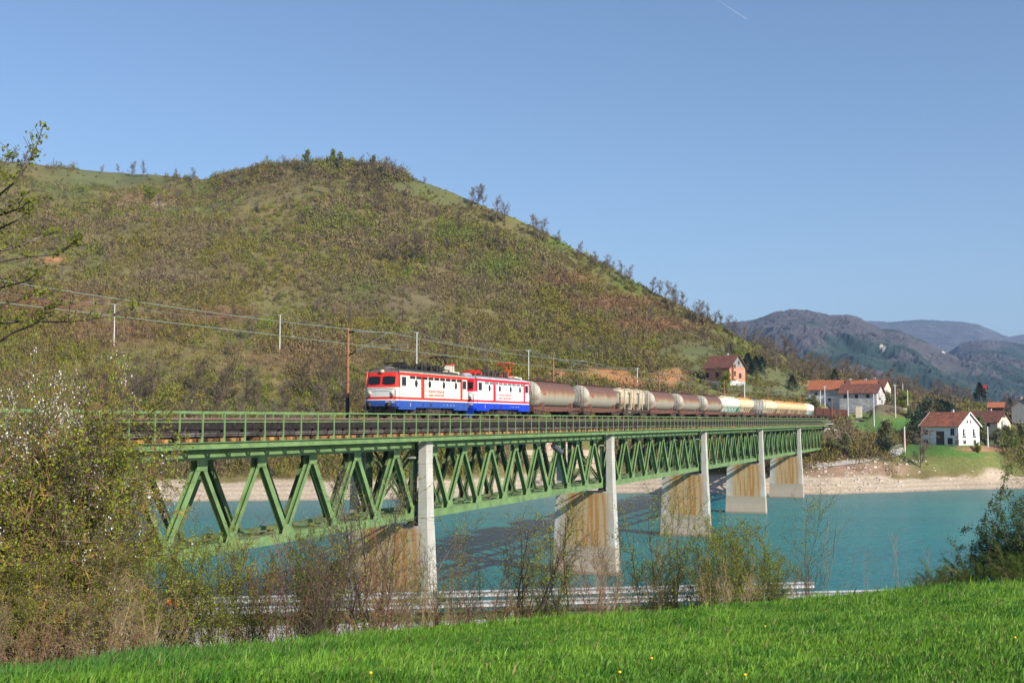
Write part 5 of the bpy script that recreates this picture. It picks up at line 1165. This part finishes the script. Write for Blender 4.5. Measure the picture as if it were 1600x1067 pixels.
# driftwood and rubble on the far shore
rubble = MB(); rr_ = random.Random(3)
for i in range(260):
    px = rr_.gauss(1345, 60) if i < 200 else rr_.uniform(1100, 1600); D = rr_.uniform(300, 330); X = D*t_of(px); z = gz(X, D)
    if z < WATER + .2: continue
    s = rr_.uniform(.12,.5); rubble.frus((X-s,X+s,D-s,D+s,z-.1),(X-s*.6,X+s*.7,D-s*.5,D+s*.6,z+s*rr_.uniform(.4,1)))
o = rubble.build('rubble', M('rubble_stone', (.45,.38,.32), .9, .4, .7, world=True)); tag(o, 'scattered stones and rubble on the far shore below the path', 'rubble', kind='stuff')

# ------------------------------------------------------------------ near brush
P_thick = dict(n=[7,5,4], wig=[.10,.16,.22], up=[.10,.08,.05], kids=[1.9,1.5,0], ratio=[.42,.5,.5], start=[.12,.1,0], tip=[.5,.4,0], ang=[(18,50),(20,60),(0,0)], leaf=9)
def thicket(seed, stems, h, rad, lean, leaf=0, lm=leaf_y, bm=bark, lsz=.028, kids=None, spread=.35, flowers=0, minr=.0034):
    p_ = Plant(seed); r = p_.r; P = dict(P_thick)
    if kids: P['kids'] = kids
    if leaf: P.update(leaf=1, nl=int(math.ceil(leaf)), lp=leaf/math.ceil(leaf), ls=.035)
    for k in range(stems):
        a = r.uniform(0, 6.283); q = r.uniform(0, spread); p_.grow((q*math.cos(a), q*math.sin(a), -.1), (lean*math.cos(a)*r.uniform(.2,1), lean*math.sin(a)*r.uniform(.2,1), 1), h*r.uniform(.6,1.1), rad*r.uniform(.6,1.2), 0, P)
    return plant_meshes(p_, 'thicket', bm, lm, lsz, seed, 3, minr, flowers)
bark_tw = M('bark_twig', (.20,.145,.09), .9, .4, 1.5)
TH = {'leafy': [thicket(300+k, 9, 3.2, .018, .42, 2.2, bm=bark, lsz=.024) for k in range(3)],
      'bare': [thicket(320+k, 5, 3.0, .022, .42, .12, bm=[bark_tw, bark, bark_brown][k], kids=[1.7,1.2,0], minr=.0042) for k in range(3)],
      'tan': [thicket(330+k, 7, 2.6, .014, .7, .25, bm=bark_tan, spread=.6, kids=[1.3,1.0,0]) for k in range(2)],
      'sapling': [thicket(340+k, 2, 4.0, .024, .16, 1.6, bm=bark, kids=[2.2,1.2,0], lsz=.024) for k in range(2)],
      'dark': [thicket(350+k, 4, 3.6, .03, .35, .35, bm=bark, kids=[2.3,2.0,0]) for k in range(2)],
      'thin': [thicket(360+k, 2, 2.2, .010, .15, 0, bm=bark_tan, kids=[.7,.5,0], spread=.15) for k in range(2)],
      'red': [thicket(370+k, 9, 1.5, .011, .75, .15, bm=bark_brown, spread=.8, kids=[1.3,.8,0], minr=.004) for k in range(2)]}
CT = {'leafy': 'yellow-green budding shrub', 'bare': 'leafless brown shrub', 'tan': 'dry tan-stemmed shrub', 'sapling': 'slender budding sapling', 'dark': 'dark-branched leafless bush', 'thin': 'thin dry stalk', 'red': 'low reddish bramble tangle'}
near = [('leafy',255,30,815,'far left, before the deep blue water bay'),('leafy',520,31,800,'behind the tall climbing bush, left side'),('bare',385,29,800,'tall one before the first open truss bay'),('bare',490,29,790,'tall one before the second truss bay'),('leafy',668,31,850,'small one right at the nearest pier base'),('bare',700,30,810,'fine-twigged one over the dark water'), # type, px, D, ytop, where
 ('leafy',235,26,800,'right beside the blossoming tree'),('tan',262,24,870,'in front of the orange marker on the guard rail'),('leafy',285,28,790,'where the guard rail first shows'),('leafy',345,27,800,'below the leftmost open truss bay'),
 ('leafy',400,29,790,'in front of the first open truss bay'),('bare',455,27,800,'below the second open truss bay'),('leafy',478,30,800,'in the middle of the brown thicket'),
 ('bare',505,25,820,'left of the tall climbing bush'),('bare',530,27,790,'close left of the tall climbing bush'),('dark',568,27,712,'tallest one, climbing up against the truss'),('dark',592,28,700,'twin of the tallest climbing bush, left of the nearest pier'),('bare',612,25,820,'at the foot of the nearest pier, left side'),
 ('bare',640,26,850,'across the wall of the nearest pier'),('thin',662,25,860,'in front of the nearest pier leg'),('tan',690,27,880,'just right of the nearest pier leg'),('sapling',715,29,790,'over the water right of the nearest pier'),('bare',735,27,850,'between nearest pier and the dark bush'),
 ('dark',775,29,800,'left one of the pair over the dark water'),('dark',815,29,765,'over the dark water left of the second pier'),('leafy',850,31,800,'low, left of the second pier'),('sapling',880,28,770,'in front of the left half of the second pier'),('red',760,25,900,'in front of the guard rail between two dark bushes'),
 ('red',820,25,905,'below the dark bush left of the second pier'),('bare',925,27,800,'in front of the stained face of the second pier'),('bare',948,28,790,'in front of the right leg of the second pier'),
 ('dark',968,29,810,'just right of the second pier'),('sapling',1002,30,765,'between second and third piers, left one'),('sapling',1037,29,735,'tallest, in front of the third pier'),('leafy',1018,31,800,'under the tall saplings by the third pier'),('sapling',1060,30,765,'in front of the third pier, right one'),
 ('leafy',1090,30,790,'at the waterline of the third pier'),('leafy',1125,29,792,'below the fourth pier, left one'),('tan',1112,27,850,'at the grass edge below the third pier'),('leafy',1160,30,795,'below the fourth pier, widest one'),('leafy',1190,29,815,'right below the fourth pier base'),
 ('tan',1150,27,850,'in the middle of the leafy clump'),('leafy',1215,30,850,'at the right end of the leafy clump'),('sapling',1262,29,755,'standing alone against the turquoise water'),('bare',1250,28,870,'small, at the foot of the lone sapling'),('thin',1282,29,800,'right of the lone sapling'),
 ('thin',1318,29,850,'first over the open water'),('thin',1345,28,848,'second over the open water'),('thin',1365,29,862,'third over the open water'),('thin',1393,28,820,'tallest over the open water'),('thin',1412,28,868,'fifth over the open water'),
 ('thin',1445,28,845,'left of the big dark bramble'),('tan',1460,27,872,'at the left foot of the big dark bramble'),('red',1430,27,888,'trailing over the grass edge at right'),('red',620,24,905,'at the foot of the nearest pier'),
 ('red',980,26,900,'between the second and third piers'),('tan',245,21,900,'rising from the grass edge right of the blossoming tree')]
rn = random.Random(77)
for i, (ty, px, D, yt, wh) in enumerate(near):
    ms = TH[ty][i % len(TH[ty])]; X = D*t_of(px); z = gz(X, D); h = (656.3-yt)/F*D - z
    lab = CT[ty] + ', ' + wh
    place({'sapling': 'sapling', 'thin': 'dry_stalk', 'red': 'bramble'}.get(ty, 'shrub'), ms, (X, D, z), rn.uniform(0, 6.28), h/ms['h'], lab, {'sapling': 'sapling', 'thin': 'dry stalk', 'red': 'bramble'}.get(ty, 'shrub'), hz={'leafy': 1.0, 'thin': .8, 'red': 1.3}.get(ty, 1.0))
# right-hand dark bramble
def bramble(seed, h, w, n, lm, bm):
    p_ = Plant(seed); r = p_.r; P = dict(P_thick, n=[8,5,3], wig=[.16,.22,.25], up=[-.02,0,0], kids=[1.8,1.6,0], leaf=1, nl=4, lp=.8, ls=.05)
    for k in range(n):
        a = r.uniform(0,6.283); q = w*r.uniform(0,.8)**.5*.6; p_.grow((q*math.cos(a)*1.6, q*math.sin(a), -.1), (.55*math.cos(a), .55*math.sin(a), 1), h*r.uniform(.7,1.25), .016, 0, P)
    return plant_meshes(p_, 'bramble', bm, lm, .034, seed, 3, .0025)
BR = bramble(400, 2.3, 1.4, 26, leaf_d, bark); BR2 = bramble(401, 2.3, 1.4, 18, leaf_g, bark_tan)
for px, D, yt, ms, lab, hz in [(1590,28,790,BR,'big dark-leaved bramble bush over the water at the right edge',.85),(1650,27,742,BR,'dark bramble bush cut by the right edge, behind the tall grass',1.0),(1530,27.5,835,BR2,'lighter mixed bramble on the left flank of the big dark one',1.0),(1590,26,840,BR2,'lower bramble with tan stems in front of the big dark one',1.0),(1470,27.5,868,BR2,'low trailing bramble at the grass crest, leftmost at right',1.1)]:
    X = D*t_of(px); z = gz(X, D); place('bramble', ms, (X, D, z), 1.3*px % 6, ((656.3-yt)/F*D - z)/ms['h'], lab, 'bramble', hz=hz)
sp_ = Plant(77); P = dict(P_thick, n=[9,5,3], wig=[.07,.2,.2], up=[.05,.02,0], kids=[1.3,1.0,0], ratio=[.18,.5,.5], leaf=1, nl=5, lp=.8, ls=.035)
sp_.grow((0,0,0),(.02,0,1),4.6,.02,0,P); ivy = plant_meshes(sp_, 'ivy', bark, leaf_g, .03, 5, 3, .003)
X = 27.5*t_of(1527); z = gz(X, 27.5); place('sapling', ivy, (X, 27.5, z), 0, ((656.3-676)/F*27.5 - z)/ivy['h'], 'upright ivy-clad sapling rising above the bramble at right', 'sapling')
# upper right twigs: a thin bush crossing the lawn view
ms = TH['sapling'][1]; X = 25*t_of(1618); z = gz(X, 25); place('shrub', ms, (X, 25, z), 2.0, ((656.3-672)/F*25 - z)/ms['h'], 'yellow-budded shrub reaching up at the right edge above the bramble', 'shrub')

# blossoming trees at the left
P_bl = dict(n=[7,7,5,4], wig=[.14,.2,.24,.28], up=[.04,.02,.0,.0], kids=[2.1,1.9,1.6,0], ratio=[.62,.5,.45,.5], start=[.18,.12,.1,0], tip=[.4,.4,.4,0], ang=[(30,75),(30,70),(30,70),(0,0)], leaf=2, nl=2, lp=.5, ls=.04)
def blossom_tree(seed, h, fl, rad=.09, stems=3, lean=.5, lm=leaf_y):
    p_ = Plant(seed); r = p_.r
    for k in range(stems):
        a = r.uniform(0,6.283); p_.grow((.12*math.cos(a),.12*math.sin(a),-.2),(lean*math.cos(a),lean*math.sin(a)*.8,1), h*r.uniform(.65,1), rad*r.uniform(.6,1), 0, P_bl, k == 0)
    return plant_meshes(p_, 'blossom', bark_lich, lm, .024, seed, 3, .0042, fl)
B1 = blossom_tree(500, 4.2, .5); B2 = blossom_tree(501, 3.8, .12); B3 = blossom_tree(502, 3.6, .04)
for px, D, yt, ms, rz, lab, hz in [(75,23,505,B1,.4,'white-blossoming plum tree leaning over the left end of the bridge',.55),(10,24,560,B1,3.9,'white-blossoming plum tree standing behind the other two',.6),(-10,22,600,B2,2.9,'tangled budding tree cut by the left edge',1.1),(0,20,545,B1,2.6,'white-blossoming plum tree at the left edge',.6),(60,23,640,B2,1.2,'budding tree with few blossoms between the two plum trees',.7),
        (120,24,690,B2,4.0,'budding tree with few blossoms right of the plum trees',.6),(-40,21,640,B3,3.0,'leafy bush-like tree cut by the left edge',1.0),(90,21,800,B3,5.2,'lower green bushy tree in front of the plum trunks',.9),(190,27,775,B3,2.2,'green bushy tree before the leftmost truss diagonals',.8),(30,19,830,B3,.3,'lower green bushy tree at the left edge near the grass',1.1)]:
    X = D*t_of(px); z = gz(X, D); place('blossom_tree' if ms is not B3 else 'small_tree', ms, (X, D, z), rz, ((656.3-yt)/F*D - z)/ms['h'], lab, 'tree', hz=hz)
for px, D, yt, ty, lab in [(120,22,700,'dark','dark leafless bush below the blossoms of the leaning plum'),(180,23,760,'dark','dark leafless bush at the right flank of the plum thicket'),(60,19.5,880,'tan','dry tan shrub at the foot of the left plum tree'),(15,18,905,'bare','leafless shrub at the left edge above the grass'),(115,20,870,'bare','leafless shrub under the green bushy trees'),(165,20,850,'tan','dry tan shrub right of the plum trunk'),(200,22,830,'bare','leafless shrub right of the lower green tree'),(90,18,935,'red','low tangle over the grass at left'),(190,19,945,'red','low tangle right of the dark trunk'),(5,17,950,'red','low tangle at the left edge')]:
    ms = TH[ty][0]; X = D*t_of(px); z = gz(X, D); place('bramble' if ty == 'red' else 'shrub', ms, (X, D, z), px*.1, ((656.3-yt)/F*D - z)/ms['h'], lab, 'bramble' if ty == 'red' else 'shrub', hz=1.1)

# overhanging fruit tree, trunk just outside the left edge
p_ = Plant(600); r = p_.r
lim = [[(-70,420),(-20,340),(0,304),(22,286),(41,261),(60,222),(67,197)],[(-60,400),(0,336),(34,325),(49,310)],[(-60,420),(0,357),(22,347),(45,330)],[(-90,470),(-30,420),(0,409),(41,402),(90,398),(124,375)],[(-60,440),(0,392),(30,385),(75,366),(90,362)],
       [(-120,560),(-40,515),(0,505),(37,502),(112,503),(169,495),(215,475)],[(-80,520),(0,477),(30,469),(67,456)],[(-60,520),(0,450),(40,440),(60,425)],[(-40,560),(20,520),(70,500),(92,470)],[(-100,300),(-40,285),(-5,270),(15,245)]]
sub = dict(P_thick, n=[4,3], wig=[.18,.2], up=[.06,.02], kids=[.7,0], ratio=[.5,.5], start=[.2,0], tip=[.4,0], ang=[(30,70),(0,0)], leaf=0, nl=3, lp=.5, ls=.035)
base = Vector((13*t_of(-230), 13, gz(13*t_of(-230), 13)))
cn = at(-200, 620, 13)
def limb(pts, r0, r1, out):
    for i in range(len(pts)-1): a = r0 + (r1-r0)*i/(len(pts)-1); b = r0 + (r1-r0)*(i+1)/(len(pts)-1); out.append((pts[i], pts[i+1], a, b))
limb([base + Vector((0,0,-.2)), base.lerp(cn,.35)+Vector((.08,.05,0)), base.lerp(cn,.7)+Vector((-.06,0,0)), cn, at(-170,480,13.1), at(-150,380,13.2)], .17, .09, p_.trunk)
for j, L_ in enumerate(lim):
    dd = 12.6 + .25*(j % 4); pts = [at(x, y, dd + .18*math.sin(i*1.3+j)) for i, (x, y) in enumerate(L_)]
    root_ = cn.lerp(at(-150,380,13.2), min(1, max(0, (620 - L_[0][1]) / 240))); limb([root_] + pts, .022, .004, p_.seg)
    for i in range(len(pts)-1):
        n_ = max(2, int((pts[i+1]-pts[i]).length/.09))
        for k in range(n_):
            q = pts[i].lerp(pts[i+1], (k+r.random())/n_); d = (pts[i+1]-pts[i]).normalized()
            if r.random() < .35: p_.grow(q, d*.6 + Vector((r.gauss(0,.6), r.gauss(0,.6), r.gauss(.35,.5))), r.uniform(.12,.45), .005, 0, sub)
            if r.random() < .55:
                for _ in range(r.randint(5, 12)): p_.lf.append(tuple(q + Vector((r.gauss(0,.025), r.gauss(0,.025), r.gauss(.02,.025)))))
    for _ in range(22): p_.lf.append(tuple(pts[-1] + Vector((r.gauss(0,.03), r.gauss(0,.03), r.gauss(0,.03)))))
for S in (p_.seg, p_.trunk):
    for i, (a, b, c, d) in enumerate(S): S[i] = (a-base, b-base, c, d)
p_.lf = [tuple(Vector(l)-base) for l in p_.lf]
ms = plant_meshes(p_, 'fruit', bark, leafm('leaf_bud', (.21,.23,.03)), .027, 3, 5, .003)
place('fruit_tree', ms, base, 0, 1, 'fruit tree whose long budding branches reach in from the upper left edge', 'tree')

# stones at the slope foot
for i, (px, D, s, lab) in enumerate([(305,39,.45,'pale stone half hidden behind the tan stems, right one'),(165,37,.35,'small white stone below the plum trees'),(200,36,.5,'flat brownish stone on the grass patch behind the brush'),(330,38,.3,'small pale stone by the edge of the road strip')]):
    X = D*t_of(px); z = gz(X, D); bm_ = MB(); rk = random.Random(i); bm_.lathe([(0,-.2),(.8,-.15),(1,.15),(.7,.5),(.3,.62),(0,.65)], (0,0,0), 'z', 9)
    bm_.v = [(a*s*rk.uniform(.85,1.2), b*s*rk.uniform(.8,1.1), c*s*rk.uniform(.8,1.1)) for a, b, c in bm_.v]; o = bm_.build('stone', M('stone', (.42,.37,.32), .95, .2, 3), None, (X, D, z), (0,0,i)); tag(o, lab, 'stone')

# ------------------------------------------------------------------ near grass
def build_grass():
    rng = np.random.default_rng(12); n = 1500000
    D = np.sqrt(rng.uniform(8.2**2, 29**2, n)); px = rng.uniform(-600, 2400, n); X = D*(px-800)/F; kp = (rng.random(n) < np.where((px > -60) & (px < 1660), 1, .45)); D, px, X = D[kp], px[kp], X[kp]; n = len(px)
    dc = np.interp(px, CR_PX, CR_D); keep = (D < dc + 2.2 + fbm(X*.6, D*.6, 2, 2)*1.2); keep &= rng.random(n) < np.where(D > dc+.5, .5, 1)
    X, D, px, dc = X[keep], D[keep], px[keep], dc[keep]; n = len(X)
    tuft = np.round(X*4 + rng.normal(size=n)*.3)/4; 
    Z = znear(X, D); den = fbm(X*.9, D*.9, 15, 3); h = rng.uniform(.035, .105, n)*(1 + .45*den)*np.where(D > dc-3, 1.35, 1.0)*np.where(px < 650, 1.15, 1)
    h *= np.where(rng.random(n) < .04, 1.9, 1)*np.where((D > dc-.8) & (rng.random(n) < .15), 1.4, 1); az = rng.uniform(0, 6.283, n); lean = rng.uniform(.1, .7, n); dx = np.cos(az)*lean + .22; dy = np.sin(az)*lean
    wd = rng.uniform(.0028, .006, n)*(1 + D/22); a2 = rng.uniform(0, 6.283, n); sx, sy = np.cos(a2)*wd, np.sin(a2)*wd
    B = np.stack([X, D, Z - .01], 1); m1 = B + np.stack([dx*h*.35, dy*h*.35, h*.6], 1); tp_ = B + np.stack([dx*h*1.0, dy*h*1.0, h*np.clip(1.05 - lean*.35, .4, 1)], 1); S = np.stack([sx, sy, np.zeros(n)], 1)
    V = np.stack([B-S, B+S, m1+S*.8, m1-S*.8, tp_], 1).reshape(-1, 3); b = np.arange(n)*5
    Fq = np.stack([b, b+1, b+2, b+3], 1); Ft = np.stack([b+3, b+2, b+4], 1)
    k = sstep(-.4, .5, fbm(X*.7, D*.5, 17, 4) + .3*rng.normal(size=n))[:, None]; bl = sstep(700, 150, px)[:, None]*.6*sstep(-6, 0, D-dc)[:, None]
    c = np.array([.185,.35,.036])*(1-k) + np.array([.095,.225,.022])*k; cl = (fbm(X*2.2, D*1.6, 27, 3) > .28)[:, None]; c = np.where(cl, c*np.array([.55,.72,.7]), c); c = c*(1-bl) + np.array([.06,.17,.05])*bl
    dry = (rng.random(n) < .035)[:, None]; c = np.where(dry, np.array([.33,.27,.12]), c)*rng.uniform(.75,1.25,n)[:, None]
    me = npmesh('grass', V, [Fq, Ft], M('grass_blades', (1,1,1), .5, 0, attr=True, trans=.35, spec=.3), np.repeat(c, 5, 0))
    tag(link('grass', me), 'fresh green meadow grass on the slope in front', 'grass', kind='stuff')
build_grass()
ym = M('petal_yellow', (.85,.50,.02), .6, .05)
for px, py, lab in [(583,1042,'yellow dandelion low in the grass at left centre'),(1014,1020,'yellow dandelion in the grass, brightest of the middle ones'),(965,1041,'faint yellow dandelion left of the brightest one'),(1157,1045,'small yellow dandelion in the grass, above the lowest one'),(1150,1063,'yellow dandelion at the bottom edge'),(1189,972,'yellow dandelion near the top of the grass'),(1573,989,'yellow dandelion at the right side of the meadow')]:
    lo, hi = 8., 26.
    for _ in range(30):
        md = (lo+hi)/2; y_ = 656.3 - F*(gz(md*t_of(px), md)+.15)/md
        if y_ > py: lo = md
        else: hi = md
    X = lo*t_of(px); z = gz(X, lo); o = empty('dandelion', (X, lo, z), 0, lab, 'flower', 'dandelions in the meadow')
    mb = MB(); mb.lathe([(0,.13),(.010,.135),(.016,.142),(.012,.152),(0,.154)], (0,0,0), 'z', 10); mb.build('flower_head', ym, o); mb = MB(); mb.tube([(0,0,0),(0,0,.135)], .004, 5); mb.build('stem', leaf_y, o)

ca, cb = at(1112, -6, 16000), at(1166, 30, 16000)
mb = MB(); mb.tube([ca.lerp(cb, i/12) for i in range(13)], [2+i*.45 for i in range(13)], 6); cc_ = bpy.data.materials.new('contrail_vapour'); cc_.use_nodes = True; cc_.node_tree.nodes['Principled BSDF'].inputs['Base Color'].default_value = (.7,.75,.85,1); cc_.node_tree.nodes['Principled BSDF'].inputs['Alpha'].default_value = .18
tag(mb.build('contrail', cc_), 'short faint contrail high in the clear sky', 'contrail', kind='stuff')
# ------------------------------------------------------------------ haze
def haze():
    m = bpy.data.materials.new('haze_air'); m.use_nodes = True; nt = m.node_tree; nt.nodes.remove(nt.nodes['Principled BSDF'])
    v = nt.nodes.new('ShaderNodeVolumePrincipled'); v.inputs['Color'].default_value = (.40,.61,1.0,1); v.inputs['Density'].default_value = 7e-5; v.inputs['Anisotropy'].default_value = .0
    nt.links.new(v.outputs[0], nt.nodes['Material Output'].inputs['Volume'])
    mb = MB(); mb.box(-9500, 9500, -400, 12600, -31, 950); tag(mb.build('haze', m), kind='stuff')
haze()
